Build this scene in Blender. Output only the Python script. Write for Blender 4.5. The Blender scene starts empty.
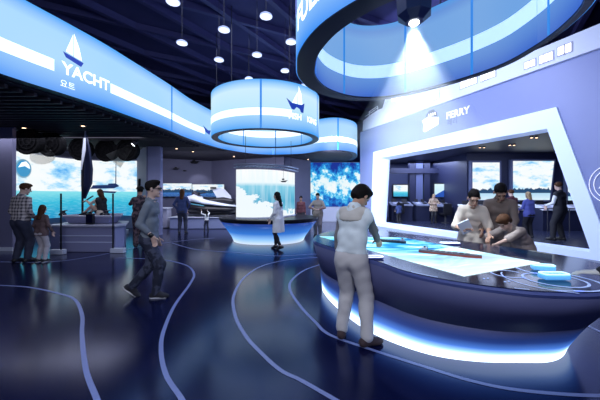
import bpy, math, random
import numpy as np
from mathutils import Vector, Matrix, Quaternion
random.seed(7)
PI = math.pi
SC = bpy.context.scene
COL = SC.collection

# ------------------------------------------------------------ camera, world, light, exposure
EYE = 1.6; FOC = 300.0; HOR = 195.0
cd = bpy.data.cameras.new('camera'); cam = bpy.data.objects.new('camera', cd); COL.objects.link(cam)
cam.location = (0, 0, EYE); cam.rotation_euler = (PI/2, 0, 0)
cd.sensor_width = 36; cd.lens = 18; cd.shift_y = -5/600; cd.clip_start = .05; cd.clip_end = 200
SC.camera = cam
W = bpy.data.worlds.new('world'); SC.world = W; W.use_nodes = True
W.node_tree.nodes['Background'].inputs[0].default_value = (.16, .20, .42, 1)
W.node_tree.nodes['Background'].inputs[1].default_value = .42
vs = SC.view_settings; vs.view_transform = 'Standard'; vs.look = 'None'; vs.gamma = 1; vs.use_curve_mapping = False
vs.exposure = 0.0

def light(kind, name, loc, target=None, power=100, color=(1, 1, 1), **kw):
    d = bpy.data.lights.new(name, kind); d.energy = power; d.color = color
    for k, v in kw.items(): setattr(d, k, v)
    o = bpy.data.objects.new(name, d); COL.objects.link(o); o.location = loc
    if target is not None:
        o.rotation_euler = (Vector(target)-Vector(loc)).to_track_quat('-Z', 'Y').to_euler()
    return o

# added area lights without fixtures: brighten the hall, facade, bridge room and display bays
light('AREA', 'hall_wash', (-1.5, 7.5, 6.9), (-1.5, 7.5, 0), 260, (.62, .70, 1), shape='RECTANGLE', size=6, size_y=8)
light('AREA', 'front_wash', (-1.0, -1.2, 4.6), (0.6, 5.0, 0.8), 210, (.84, .89, 1), shape='RECTANGLE', size=5, size_y=2)
light('AREA', 'facade_wash', (2.2, 8.6, 5.9), (6.0, 11.0, 2.6), 300, (.58, .66, 1), shape='RECTANGLE', size=2, size_y=3)
light('AREA', 'portal_wash', (1.4, 12.6, 3.3), (4.2, 14.6, 2.0), 420, (.72, .84, 1), shape='RECTANGLE', size=1.5, size_y=1.5)
light('AREA', 'bridge_wash', (9.5, 11.8, 3.5), (9.5, 12.2, 0), 170, (.55, .65, 1), shape='RECTANGLE', size=5, size_y=3)
light('AREA', 'bridge_far_wash', (7.2, 17.6, 3.5), (7.2, 17.8, 0), 260, (.55, .65, 1), shape='RECTANGLE', size=3, size_y=3)
light('AREA', 'stage_wash', (-7.6, 9.6, 3.45), (-7.6, 10.4, 0), 95, (.82, .84, 1), shape='RECTANGLE', size=4.5, size_y=3)
light('AREA', 'bay_wash', (-3.8, 13.6, 3.5), (-3.8, 15.2, 1.2), 270, (.80, .82, 1), shape='RECTANGLE', size=5.5, size_y=2.6)
light('SPOT', 'bay_spot', (-5.75, 16.3, 3.5), (-5.65, 17.3, 1.6), 70, (.9, .92, 1), spot_size=math.radians(60), spot_blend=.5, shadow_soft_size=.04)
light('AREA', 'facade_low_wash', (3.0, 6.9, 3.4), (7.3, 7.9, 1.8), 60, (.62, .70, 1), shape='RECTANGLE', size=.8, size_y=.8)
# the projector's beam over the table
BEAM = (1.70, 4.47, 4.15)
light('SPOT', 'projector_beam', BEAM, (1.72, 4.35, 0.9), 900, (.72, .86, 1), spot_size=math.radians(60), spot_blend=.6, shadow_soft_size=.02)
for k, (tx, ty, pw) in enumerate([(.62, 4.3, 900), (1.05, 4.9, 900), (1.38, 3.9, 700), (1.95, 4.2, 700), (2.35, 4.9, 900), (2.75, 4.4, 900)]):
    light('SPOT', 'projector_ray', BEAM, (tx, ty, 1.6), pw, (.72, .86, 1), spot_size=math.radians(7), spot_blend=.5, shadow_soft_size=.01)

# ------------------------------------------------------------ helpers
def at(px, py, h=0.0):
    Y = FOC*(EYE-h)/(py-HOR); return Vector(((px-300)/FOC*Y, Y, h))
def atY(px, py, Y):
    return Vector(((px-300)/FOC*Y, Y, EYE-(py-HOR)/FOC*Y))

def mat(name, color=(.5, .5, .5), rough=.5, metal=0, emit=None, strength=1, spec=.5, coat=0, noise=0, nscale=8, bump=0, alpha=1):
    m = bpy.data.materials.new(name); m.use_nodes = True; nt = m.node_tree
    b = nt.nodes['Principled BSDF']
    b.inputs['Base Color'].default_value = (*color, 1); b.inputs['Roughness'].default_value = rough
    b.inputs['Metallic'].default_value = metal; b.inputs['Specular IOR Level'].default_value = spec
    b.inputs['Coat Weight'].default_value = coat; b.inputs['Alpha'].default_value = alpha
    if emit:
        b.inputs['Emission Color'].default_value = (*emit, 1); b.inputs['Emission Strength'].default_value = strength
    if noise or bump:
        tc = nt.nodes.new('ShaderNodeTexCoord'); n = nt.nodes.new('ShaderNodeTexNoise')
        n.inputs['Scale'].default_value = nscale; n.inputs['Detail'].default_value = 4
        nt.links.new(tc.outputs['Object'], n.inputs['Vector'])
        if noise:
            mx = nt.nodes.new('ShaderNodeMix'); mx.data_type = 'RGBA'
            mx.inputs['A'].default_value = (*[c*(1-noise) for c in color], 1)
            mx.inputs['B'].default_value = (*[min(1, c*(1+noise)) for c in color], 1)
            nt.links.new(n.outputs['Fac'], mx.inputs['Factor']); nt.links.new(mx.outputs['Result'], b.inputs['Base Color'])
        if bump:
            bp = nt.nodes.new('ShaderNodeBump'); bp.inputs['Strength'].default_value = bump; bp.inputs['Distance'].default_value = .02
            nt.links.new(n.outputs['Fac'], bp.inputs['Height']); nt.links.new(bp.outputs['Normal'], b.inputs['Normal'])
    return m

def ramp(nt, src, stops, interp='LINEAR'):
    r = nt.nodes.new('ShaderNodeValToRGB'); cr = r.color_ramp; cr.interpolation = interp
    while len(cr.elements) < len(stops): cr.elements.new(.5)
    for e, (p, c) in zip(cr.elements, stops):
        e.position = p; e.color = (*c, 1) if len(c) == 3 else c
    nt.links.new(src, r.inputs[0]); return r

def math_(nt, op, a, b=None, c=None):
    n = nt.nodes.new('ShaderNodeMath'); n.operation = op
    for i, v in enumerate((a, b, c)):
        if v is None: continue
        if isinstance(v, (int, float)): n.inputs[i].default_value = v
        else: nt.links.new(v, n.inputs[i])
    return n.outputs[0]

def uvs(nt):
    tc = nt.nodes.new('ShaderNodeTexCoord'); s = nt.nodes.new('ShaderNodeSeparateXYZ')
    nt.links.new(tc.outputs['UV'], s.inputs[0]); return tc, s.outputs[0], s.outputs[1]

def emission_mat(name, build, strength=1.0, gloss=0.0):
    m = bpy.data.materials.new(name); m.use_nodes = True; nt = m.node_tree
    out = nt.nodes['Material Output']; b = nt.nodes['Principled BSDF']
    b.inputs['Base Color'].default_value = (.01, .01, .02, 1); b.inputs['Roughness'].default_value = .25
    b.inputs['Specular IOR Level'].default_value = gloss
    tc, u, v = uvs(nt)
    c = build(nt, tc, u, v)
    nt.links.new(c, b.inputs['Emission Color']); b.inputs['Emission Strength'].default_value = strength
    return m

def mixc(nt, fac, a, b):
    mx = nt.nodes.new('ShaderNodeMix'); mx.data_type = 'RGBA'
    for key, v in (('Factor', fac), ('A', a), ('B', b)):
        if isinstance(v, (int, float)): mx.inputs[key].default_value = v
        elif isinstance(v, tuple): mx.inputs[key].default_value = (*v, 1)
        else: nt.links.new(v, mx.inputs[key])
    return mx.outputs['Result']

def noise(nt, tc, scale=4, detail=6, rough=.6, sx=1, sy=1, dist=0, loc=(0, 0, 0)):
    mp = nt.nodes.new('ShaderNodeMapping'); mp.inputs['Scale'].default_value = (sx, sy, 1); mp.inputs['Location'].default_value = loc
    nt.links.new(tc.outputs['UV'], mp.inputs[0])
    n = nt.nodes.new('ShaderNodeTexNoise'); n.inputs['Scale'].default_value = scale; n.inputs['Detail'].default_value = detail
    n.inputs['Roughness'].default_value = rough; n.inputs['Distortion'].default_value = dist
    nt.links.new(mp.outputs[0], n.inputs['Vector']); return n.outputs['Fac']

# mesh builder --------------------------------------------------
class MB:
    def __init__(s): s.v = []; s.f = []; s.uv = []
    def add(s, vs, fs, uv=None):
        n = len(s.v); s.v += [tuple(v) for v in vs]
        for f in fs: s.f.append([i+n for i in f])
        s.uv += list(uv) if uv else [(0, 0)]*len(vs)
        return s
    def box(s, c, d, rz=0, taper=1.0, R=None):
        hx, hy, hz = d[0]/2, d[1]/2, d[2]/2; M = R or Matrix.Rotation(rz, 3, 'Z'); vs = []
        for z, k in ((-hz, 1), (hz, taper)):
            for x, y in ((-hx, -hy), (hx, -hy), (hx, hy), (-hx, hy)):
                vs.append(Vector(c)+M@Vector((x*k, y*k, z)))
        return s.add(vs, [(3, 2, 1, 0), (4, 5, 6, 7), (0, 1, 5, 4), (1, 2, 6, 5), (2, 3, 7, 6), (3, 0, 4, 7)])
    def tube(s, pts, r, n=10, cap=True, closed=False):
        P = [Vector(p) for p in pts]; R = r if isinstance(r, (list, tuple)) else [r]*len(P); m = len(P)
        rings = []; up = None
        for i, p in enumerate(P):
            a = P[(i-1) % m] if (closed or i > 0) else p; b = P[(i+1) % m] if (closed or i < m-1) else p
            t = (b-a).normalized()
            if up is None: up = Vector((0, 0, 1)) if abs(t.z) < .9 else Vector((1, 0, 0))
            x = t.cross(up).normalized(); up = x.cross(t).normalized()
            rings.append([p+(x*math.cos(2*PI*k/n)+up*math.sin(2*PI*k/n))*R[i] for k in range(n)])
        vs = [q for g in rings for q in g]; fs = []
        for i in range(m if closed else m-1):
            j = (i+1) % m
            for k in range(n):
                l = (k+1) % n; fs.append((i*n+k, i*n+l, j*n+l, j*n+k))
        if cap and not closed: fs += [tuple(range(n))[::-1], tuple((m-1)*n+k for k in range(n))]
        return s.add(vs, fs)
    def lathe(s, prof, c=(0, 0, 0), n=32, sx=1, sy=1):
        vs = []; fs = []
        for r, z in prof:
            for k in range(n):
                a = 2*PI*k/n; vs.append((c[0]+r*sx*math.cos(a), c[1]+r*sy*math.sin(a), c[2]+z))
        for i in range(len(prof)-1):
            for k in range(n):
                l = (k+1) % n; fs.append((i*n+k, i*n+l, (i+1)*n+l, (i+1)*n+k))
        fs += [tuple(range(n))[::-1], tuple((len(prof)-1)*n+k for k in range(n))]
        return s.add(vs, fs)
    def prism(s, poly, z0, z1):
        n = len(poly); vs = [(p[0], p[1], z0) for p in poly]+[(p[0], p[1], z1) for p in poly]
        return s.add(vs, [tuple(range(n))[::-1], tuple(range(n, 2*n))]+[(i, (i+1) % n, n+(i+1) % n, n+i) for i in range(n)])
    def slab(s, quad, nrm, d):
        """planar polygon (front) given depth d along -nrm"""
        q = [Vector(p) for p in quad]; nrm = Vector(nrm).normalized(); n = len(q)
        vs = q+[p-nrm*d for p in q]
        uv = [(0, 0), (1, 0), (1, 1), (0, 1)] if n == 4 else [(0, 0)]*n
        return s.add(vs, [tuple(range(n)), tuple(range(n, 2*n))[::-1]]+[(i, n+i, n+(i+1) % n, (i+1) % n) for i in range(n)], uv+uv)
    def sphere(s, c, r, n=16, m=10, sc=(1, 1, 1)):
        vs = []; fs = []
        for i in range(m+1):
            t = PI*i/m
            for k in range(n):
                a = 2*PI*k/n
                vs.append((c[0]+r*sc[0]*math.sin(t)*math.cos(a), c[1]+r*sc[1]*math.sin(t)*math.sin(a), c[2]+r*sc[2]*math.cos(t)))
        for i in range(m):
            for k in range(n):
                l = (k+1) % n; fs.append((i*n+k, (i+1)*n+k, (i+1)*n+l, i*n+l))
        return s.add(vs, fs)
    def build(s, name, m, parent=None, smooth=False, bevel=0, local=None):
        me = bpy.data.meshes.new(name)
        if parent is not None and local is None: local = parent.matrix_world_inv if hasattr(parent, 'matrix_world_inv') else None
        vs = s.v
        if parent is not None:
            inv = INV.get(parent.name)
            if inv is not None: vs = [tuple(inv@Vector(v)) for v in vs]
        me.from_pydata(vs, [], s.f); me.validate(clean_customdata=False)
        uvl = me.uv_layers.new(name='UVMap')
        idx = np.zeros(len(me.loops), dtype=np.int32); me.loops.foreach_get('vertex_index', idx)
        uvl.data.foreach_set('uv', np.array(s.uv, dtype=np.float32)[idx].ravel())
        me.materials.append(m)
        o = bpy.data.objects.new(name, me); COL.objects.link(o)
        if parent is not None:
            o.parent = parent
            if parent.name in INV: INV[o.name] = INV[parent.name]
        if smooth:
            me.shade_smooth()
            md = None
        if bevel:
            bm = o.modifiers.new('bevel', 'BEVEL'); bm.width = bevel; bm.segments = 2; bm.limit_method = 'ANGLE'
        return o

INV = {}
def empty(name, loc=(0, 0, 0), rz=0):
    o = bpy.data.objects.new(name, None); COL.objects.link(o); o.location = loc; o.rotation_euler = (0, 0, rz)
    o.empty_display_size = .1
    INV[o.name] = (Matrix.Translation(loc)@Matrix.Rotation(rz, 4, 'Z')).inverted()
    return o
def tag(o, label=None, cat=None, group=None, kind=None):
    if label: o['label'] = label
    if cat: o['category'] = cat
    if group: o['group'] = group
    if kind: o['kind'] = kind
    return o
def thing(name, label, cat, loc=(0, 0, 0), rz=0, group=None):
    return tag(empty(name, loc, rz), label, cat, group)
def struct(o): o['kind'] = 'structure'; return o
def sub(o, label):  # label on a part
    o['label'] = label; return o
def copy_tree(o, parent=None):
    c = o.copy(); COL.objects.link(c)
    if parent is not None: c.parent = parent
    for ch in list(o.children): copy_tree(ch, c)
    return c

def catmull(pts, per=12, closed=False):
    P = [Vector(p) for p in pts]; n = len(P); out = []
    segs = n if closed else n-1
    for i in range(segs):
        p1, p2 = P[i], P[(i+1) % n]
        p0 = P[(i-1) % n] if (closed or i > 0) else p1*2-p2
        p3 = P[(i+2) % n] if (closed or i < n-2) else p2*2-p1
        for k in range(per):
            t = k/per
            out.append(.5*((2*p1)+(-p0+p2)*t+(2*p0-5*p1+4*p2-p3)*t*t+(-p0+3*p1-3*p2+p3)*t**3))
    if not closed: out.append(P[-1])
    return out

class Path:
    """horizontal polyline; s runs to the reader's right, side(+) faces the reader"""
    def __init__(s, pts, side=1, closed=False):
        s.p = [Vector((p[0], p[1], 0)) for p in pts]
        if closed: s.p.append(s.p[0].copy())
        s.side = side; s.L = [0]
        for a, b in zip(s.p, s.p[1:]): s.L.append(s.L[-1]+(b-a).length)
    def pos(s, d):
        d = max(0, min(s.L[-1]-1e-6, d)); lo = int(np.searchsorted(s.L, d, side='right'))-1; lo = min(lo, len(s.p)-2)
        a, b = s.p[lo], s.p[lo+1]; t = (d-s.L[lo])/(s.L[lo+1]-s.L[lo])
        tg = (b-a).normalized(); n = Vector((tg.y, -tg.x, 0))*s.side
        # smoothed normal
        return a.lerp(b, t), n
    def near(s, x, y):
        return min(range(len(s.p)), key=lambda i: (s.p[i].x-x)**2+(s.p[i].y-y)**2)
    def s_at_px(s, px, front=True, rng=None):
        best = None
        for i in range(len(s.p)-1):
            for t in (0, .25, .5, .75):
                q = s.p[i].lerp(s.p[i+1], t)
                if q.y <= .1: continue
                d = s.L[i]+t*(s.L[i+1]-s.L[i])
                if rng and not rng[0] <= d <= rng[1]: continue
                e = abs(300+FOC*q.x/q.y-px)
                if best is None or e < best[0]: best = (e, d)
        return best[1]
    def strip(s, d0, d1, z0, z1, off=0, thick=0, step=.12):
        """a curved slab standing on the path between d0 and d1"""
        n = max(2, int((d1-d0)/step)+1); mb = MB(); vs = []; uv = []
        for i in range(n):
            d = d0+(d1-d0)*i/(n-1); p, nn = s.pos(d)
            for (o, z, v) in ((off, z0, 0), (off, z1, 1), (off-thick, z1, 1), (off-thick, z0, 0)):
                q = p+nn*o; vs.append((q.x, q.y, z)); uv.append(((d-d0), v))
        fs = []
        for i in range(n-1):
            a = i*4; b = a+4
            for k in range(4 if thick else 1):
                l = (k+1) % 4; fs.append((a+k, b+k, b+l, a+l))
        if thick: fs += [(0, 1, 2, 3), tuple((n-1)*4+k for k in (3, 2, 1, 0))]
        return mb.add(vs, fs, uv)
    def place(s, d, x, y, z, off=.006):
        p, nn = s.pos(d+x); q = p+nn*off; return Vector((q.x, q.y, z+y))

def text_mesh(txt, size, bold=False, extrude=0.0):
    c = bpy.data.curves.new('lettering', 'FONT'); c.body = txt; c.size = size; c.resolution_u = 3
    if bold: c.offset = size*.028
    o = bpy.data.objects.new('lettering', c); COL.objects.link(o)
    dg = bpy.context.evaluated_depsgraph_get(); me = bpy.data.meshes.new_from_object(o.evaluated_get(dg))
    vs = [v.co.copy() for v in me.vertices]; fs = [list(p.vertices) for p in me.polygons]
    bpy.data.objects.remove(o); bpy.data.curves.remove(c); bpy.data.meshes.remove(me)
    w = max(v.x for v in vs); return vs, fs, w

def flat_on(fn, polys2d, name, m, parent):
    """polygons drawn in (x, y), each mapped through fn(x, y); concave outlines welcome"""
    from mathutils.geometry import tessellate_polygon
    mb = MB()
    for poly in polys2d:
        pv = [Vector((x, y, 0)) for x, y in poly]
        # refine edges so that it follows curved panels
        tris = tessellate_polygon([pv])
        mb.add([fn(x, y) for x, y in poly], [tuple(t) for t in tris])
    return mb.build(name, m, parent)
def text_on(fn, txt, size, m, name, parent, bold=True):
    vs, fs, w = text_mesh(txt, size, bold); mb = MB(); mb.add([fn(v.x, v.y) for v in vs], fs)
    return mb.build(name, m, parent)
# ------------------------------------------------------------ materials
def band_colour(pale, edge=(.035, .28, .95), mid=(.40, .70, 1.0)):
    def f(nt, tc, u, v):
        r = ramp(nt, v, [(0, edge), (.14, tuple(e*.6+m*.4 for e, m in zip(edge, mid))), (.42, mid), (.8, mid if not pale else (.62, .86, 1)), (.91, tuple(e*.4+m*.6 for e, m in zip(edge, mid))), (1, (.06, .38, .98))])
        n = noise(nt, tc, scale=1.3, detail=1, sx=.35, sy=.5)
        return mixc(nt, math_(nt, 'MULTIPLY', math_(nt, 'SUBTRACT', n, .35), .5), r.outputs[0], (.72, .9, 1))
    return f
M_BAND = emission_mat('lightbox_fabric', band_colour(False), 1.0)
M_BANDP = emission_mat('pale_lightbox_fabric', band_colour(True, (.05, .36, .95), (.52, .82, 1)), 1.0)
M_BANDB = emission_mat('deep_blue_lightbox_fabric', band_colour(False, (.04, .16, .75), (.20, .46, .95)), .8)
M_STRIPE = mat('white_stripe', (.8, .9, 1), .5, emit=(.82, .95, 1), strength=1.05)
M_STRIPEB = mat('pale_blue_stripe', (.6, .75, 1), .5, emit=(.52, .76, 1), strength=.85)
M_SEAM = mat('seam_blue', (.01, .08, .35), .4, emit=(.02, .25, .72), strength=.8)
M_HOUSE = mat('lightbox_housing', (.012, .012, .035), .45)
M_RIM = mat('ring_underside', (.010, .008, .028), .35)
M_LETTER = mat('white_letter', (.9, .95, 1), .4, emit=(.92, .98, 1), strength=1.15)
M_NAVY = mat('navy_print', (.01, .03, .25), .5, emit=(.01, .05, .42), strength=.7)
M_FLOOR = mat('navy_epoxy_floor', (.003, .005, .035), .17, spec=.6, noise=.5, nscale=3, bump=.02)
M_FLOOR.node_tree.nodes['Principled BSDF'].inputs['Specular Tint'].default_value = (.30, .42, 1, 1)
M_LINE = mat('pale_floor_inlay', (.20, .25, .52), .35)
M_CEIL = mat('navy_ceiling', (.035, .034, .14), .8, noise=.3, nscale=1.5)
M_BEAMC = mat('navy_truss', (.05, .05, .18), .6)
M_SOFFIT = mat('dark_soffit', (.018, .015, .03), .7)
M_SLAT = mat('dark_slat', (.035, .03, .045), .6)
M_WALL = mat('lavender_wall', (.19, .19, .32), .65, noise=.08, nscale=2)
M_WALLD = mat('slate_wall', (.10, .10, .17), .7, noise=.1, nscale=2)
M_FACADE = mat('lavender_facade', (.24, .28, .52), .42, noise=.06, nscale=1.2)
M_FRAME = mat('portal_frame_painted_glow', (.72, .80, .97), .4, emit=(.42, .58, 1), strength=.34)  # pale frame, its brightness raised by painted-in emission; no lamp inside
M_WHITE = mat('white_satin', (.72, .76, .88), .4)
M_OFFW = mat('pale_grey_panel', (.42, .43, .56), .45)
M_FAN = mat('fan_black', (.006, .006, .008), .8, spec=.1)
M_BLACK = mat('black_satin', (.010, .010, .014), .35)
M_DARK = mat('dark_grey', (.035, .035, .05), .45)
M_STEEL = mat('brushed_steel', (.35, .37, .45), .3, metal=.9)
M_GLOW = mat('white_led', (1, 1, 1), .5, emit=(.80, .93, 1), strength=6)
M_WARM = mat('warm_downlight_lens', (1, .8, .6), .5, emit=(1, .62, .38), strength=5)
M_PEND = mat('lamp_lens', (1, 1, 1), .5, emit=(.72, .80, 1), strength=1.3)
M_TABLE = mat('navy_lacquer', (.10, .11, .25), .55, spec=.3)
M_GLASS = mat('black_glass', (.003, .005, .03), .12, spec=.28)
M_RING = mat('etched_ring_light', (.5, .6, .9), .5, emit=(.35, .5, .95), strength=.55)
M_BRIDGE = mat('bridge_navy', (.018, .022, .06), .45)
M_COLUMN = mat('bridge_column', (.10, .12, .24), .5)
M_CONSOLE = mat('bridge_console', (.16, .18, .26), .45)
M_RED = mat('tanker_red', (.30, .04, .025), .45)
M_TEAL = mat('teal_trim', (.04, .3, .4), .4)

def sky_sea(hor, sea=((0, (.12, .55, .75)), (1, (.02, .30, .55))), land=0, bright=1.0, seed=0.0):
    def f(nt, tc, u, v):
        cl = noise(nt, tc, scale=2.4, detail=8, rough=.6, sx=1, sy=1.9, loc=(seed, seed*.7, 0))
        sky = ramp(nt, cl, [(.30, (.08, .42, .9)), (.42, (.45, .78, 1)), (.50, (.92, .98, 1)), (.8, (1, 1, 1))])
        wv = noise(nt, tc, scale=9, detail=5, sx=1, sy=5, loc=(seed, 0, 0))
        sv = math_(nt, 'DIVIDE', v, hor)
        seac = ramp(nt, sv, list(sea)); sea2 = mixc(nt, math_(nt, 'MULTIPLY', math_(nt, 'SUBTRACT', wv, .45), 1.6), seac.outputs[0], (.35, .82, .9))
        edge = math_(nt, 'GREATER_THAN', v, hor)
        if land:
            ln = noise(nt, tc, scale=14, detail=5, sx=1, sy=.2, loc=(seed, 0, 0))
            top = math_(nt, 'ADD', hor, math_(nt, 'MULTIPLY', ln, land))
            sky2 = mixc(nt, math_(nt, 'GREATER_THAN', v, top), (.02, .07, .16), sky.outputs[0])
            return mixc(nt, edge, sea2, sky2)
        return mixc(nt, edge, sea2, sky.outputs[0])
    return f
M_SCR_STAGE = emission_mat('sea_and_sky_screen', sky_sea(.44, sea=((0, (.02, .30, .60)), (.6, (.03, .50, .72)), (1, (.25, .78, .86)))), 1.0)
M_SCR_SHIP = emission_mat('harbour_screen', sky_sea(.18, sea=((0, (.75, .9, 1)), (1, (.45, .7, .9))), land=.22, seed=3), 1.0)
M_SCR_WIDE = emission_mat('wide_sea_screen', sky_sea(.30, sea=((0, (.01, .04, .25)), (1, (.02, .12, .5))), land=.5, seed=5), .95)
def mural(nt, tc, u, v):
    n = noise(nt, tc, scale=3.2, detail=9, rough=.7, sx=1.6, sy=1.2)
    c = ramp(nt, math_(nt, 'ADD', n, math_(nt, 'MULTIPLY', math_(nt, 'ABSOLUTE', math_(nt, 'SUBTRACT', v, .48)), -.45)), [(.24, (.008, .03, .30)), (.34, (.01, .22, .70)), (.41, (.08, .62, .95)), (.46, (.8, .97, 1)), (.6, (1, 1, 1))])
    return c.outputs[0]
M_SCR_MURAL = emission_mat('ocean_mural_screen', mural, .95)
def aqua(nt, tc, u, v):
    st = noise(nt, tc, scale=16, detail=3, sx=1, sy=.05)
    base = ramp(nt, v, [(0, (.25, .62, .80)), (.35, (.08, .42, .64)), (.66, (.22, .62, .80)), (.74, (.9, .98, 1)), (1, (1, 1, 1))])
    c = mixc(nt, math_(nt, 'MULTIPLY', math_(nt, 'SUBTRACT', st, .42), 2.0), base.outputs[0], (.75, .93, 1))
    fog = noise(nt, tc, scale=5, detail=7, rough=.65)
    lim = math_(nt, 'ADD', math_(nt, 'MULTIPLY', math_(nt, 'MAXIMUM', math_(nt, 'SUBTRACT', .55, u), 0.0), 1.0), math_(nt, 'MULTIPLY', math_(nt, 'SUBTRACT', fog, .5), .9))
    m_ = math_(nt, 'GREATER_THAN', math_(nt, 'ADD', lim, .12), v)
    return mixc(nt, m_, c, (.88, .96, 1))
M_SCR_AQUA = emission_mat('iceberg_film_screen', aqua, 1.0)
def chart(nt, tc, u, v):
    n = noise(nt, tc, scale=3.0, detail=9, rough=.62, sx=1, sy=2.4, dist=.5)
    r = ramp(nt, n, [(.36, (.01, .12, .45)), (.45, (.04, .42, .80)), (.52, (.30, .80, 1)), (.60, (.85, 1, 1)), (.8, (1, 1, 1))])
    return mixc(nt, math_(nt, 'MAXIMUM', math_(nt, 'SUBTRACT', .8, math_(nt, 'MULTIPLY', v, 1.5)), 0.0), r.outputs[0], (.85, .97, 1))
M_CHART = emission_mat('glowing_sea_chart', chart, 1.45)
def skirt(nt, tc, u, v):
    r = ramp(nt, v, [(0, (1.8, 2.2, 2.7)), (.24, (1.3, 1.8, 2.5)), (.36, (.40, .80, 1.7)), (.50, (.07, .22, .75)), (.70, (.012, .04, .20)), (1, (.0, .0, .0))])
    return r.outputs[0]
M_SKIRT = emission_mat('led_foot_painted_glow', skirt, 1.0, .3)  # LED foot; its spill up the cone is painted into the emission ramp
M_SKIRT.node_tree.nodes['Principled BSDF'].inputs['Base Color'].default_value = (.10, .11, .25, 1); M_SKIRT.node_tree.nodes['Principled BSDF'].inputs['Roughness'].default_value = .55
def skirt2(nt, tc, u, v):
    r = ramp(nt, v, [(0, (1.0, 1.15, 1.3)), (.3, (.45, .85, 1.3)), (.6, (.05, .25, .8)), (1, (.008, .03, .22))])
    n = noise(nt, tc, scale=1.2, detail=1, sx=.5, sy=0)
    return mixc(nt, math_(nt, 'MULTIPLY', n, .5), r.outputs[0], (.01, .06, .4))
M_SKIRT2 = emission_mat('counter_foot_painted_glow', skirt2, 1.0, .3)  # glowing counter foot, its upward fade painted into the emission ramp

# ------------------------------------------------------------ room shell
mb = MB(); mb.prism([(-16, -2), (14, -2), (14, 25), (-16, 25)], -.1, 0)
struct(mb.build('floor', M_FLOOR))

RIB = catmull([(-5.3, 2.2), (-5.12, 4.0), (-4.97, 5.05), (-4.7, 6.05), (-4.5, 6.85), (-4.36, 7.7), (-4.12, 9.3), (-3.9, 11.2), (-3.25, 13.4), (-1.85, 14.9), (0, 14.7), (.95, 13.7), (1.75, 13.5), (2.6, 14.3), (3.0, 15.8), (3.05, 17.6)], 10)
Z0, Z1 = 3.6, 5.1
# the lower ceiling round the hall, its edge following the light band
_rp = Path(RIB, 1); poly = [tuple((_rp.pos(_rp.L[i])[0]-_rp.pos(_rp.L[i])[1]*.235).xy) for i in range(len(RIB))]+[(3.05, 24.5), (-16, 24.5), (-16, 2.2)]
from mathutils.geometry import tessellate_polygon
tr = tessellate_polygon([[Vector((x, y, 0)) for x, y in poly]]); mb = MB(); n = len(poly)
mb.add([(x, y, Z0) for x, y in poly]+[(x, y, Z0+.12) for x, y in poly], [tuple(t) for t in tr]+[tuple(i+n for i in t) for t in tr]+[(i, (i+1) % n, n+(i+1) % n, n+i) for i in range(n)])
struct(mb.build('ceiling_lower', M_SOFFIT))
mb = MB()
for i in range(34):
    y = 4.2+i*.24; x1 = min(q.x for q in RIB if abs(q.y-y) < .6 and q.x < -3)-.28
    mb.box(((-12+x1)/2, y, Z0-.035), (12+x1, .07, .07))
struct(mb.build('ceiling_slats', M_SLAT))
mb = MB(); mb.box((0, 11.5, 7.55), (32, 27, .1)); struct(mb.build('ceiling', M_CEIL))
mb = MB()
for k in range(12):
    mb.box((-9+k*1.9, 11, 7.38), (.16, 26, .22), rz=math.radians(-32))
for k in range(10):
    mb.box((-2, 3+k*2.3, 7.38), (34, .14, .2), rz=math.radians(28))
struct(mb.build('ceiling_truss', M_BEAMC))
mb = MB(); mb.box((0, 24.6, 3.8), (32, .2, 7.8)); struct(mb.build('wall_back', M_CEIL))
mb = MB(); mb.box((-16, 12, 3.8), (.2, 27, 7.8)); struct(mb.build('wall_left', M_WALLD))
mb = MB(); mb.box((14, 12, 3.8), (.2, 27, 7.8)); struct(mb.build('wall_right', M_CEIL))

def wall_strip(name, pts, z0, z1, m, thick=.12, side=1, kind=True):
    P = Path(pts, side); o = P.strip(0, P.L[-1], z0, z1, 0, thick, step=99 if len(pts) == 2 else .3) if False else None
    mb = MB(); n = len(pts); vs = []; q = [Vector((x, y, 0)) for x, y in pts]; nn = []
    for i in range(n):
        a = q[max(0, i-1)]; b = q[min(n-1, i+1)]; t = (b-a).normalized(); nn.append(Vector((t.y, -t.x, 0))*side)
    for p, k in zip(q, nn):
        r = p-k*thick
        vs += [(p.x, p.y, z0), (p.x, p.y, z1), (r.x, r.y, z1), (r.x, r.y, z0)]
    fs = []
    for i in range(n-1):
        a = 4*i; b = a+4
        for k in range(4): fs.append((a+k, b+k, b+(k+1) % 4, a+(k+1) % 4))
    fs += [(0, 1, 2, 3), tuple((n-1)*4+k for k in (3, 2, 1, 0))]
    mb.add(vs, fs); o = mb.build(name, m)
    return struct(o) if kind else o
# side 1 = the reader looks from the -Y side on a path that runs to the right
wall_strip('wall_stage_front', [(-15.9, 8.6), (-8.25, 8.6)], 0, Z0, M_WALL)
wall_strip('baseboard_stage_front', [(-15.9, 8.57), (-8.22, 8.57)], 0, .1, M_WHITE, .03)
SCR = catmull([(-10.6, 10.6), (-10.68, 12.3), (-10.5, 13.4), (-9.9, 14.2), (-9.0, 14.55), (-7.9, 14.4)], 6)
wall_strip('wall_stage', [(p.x-.03, p.y+.12) for p in SCR], 0, Z0, M_WALL)
wall_strip('trim_stage_header', [(p.x+.12, p.y-.12) for p in SCR], 3.28, 3.46, M_WALLD, .1)
wall_strip('wall_stage_side', [(-7.85, 14.4), (-6.15, 12.0)], 0, Z0, M_WALL)
mb = MB(); mb.box((-5.84, 12.12, 1.8), (.50, .2, 3.6)); struct(mb.build('wall_pillar', mat('pale_lavender_pillar', (.36, .37, .62), .6)))
wall_strip('wall_bay', [(-8.4, 16.0), (-5.2, 17.6), (-.85, 15.7), (.62, 17.6)], 0, Z0, M_WALLD)
wall_strip('baseboard_bay', [(-8.38, 15.95), (-5.2, 17.54), (-.85, 15.64), (.62, 17.54)], 0, .12, M_WHITE, .04)
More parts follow.
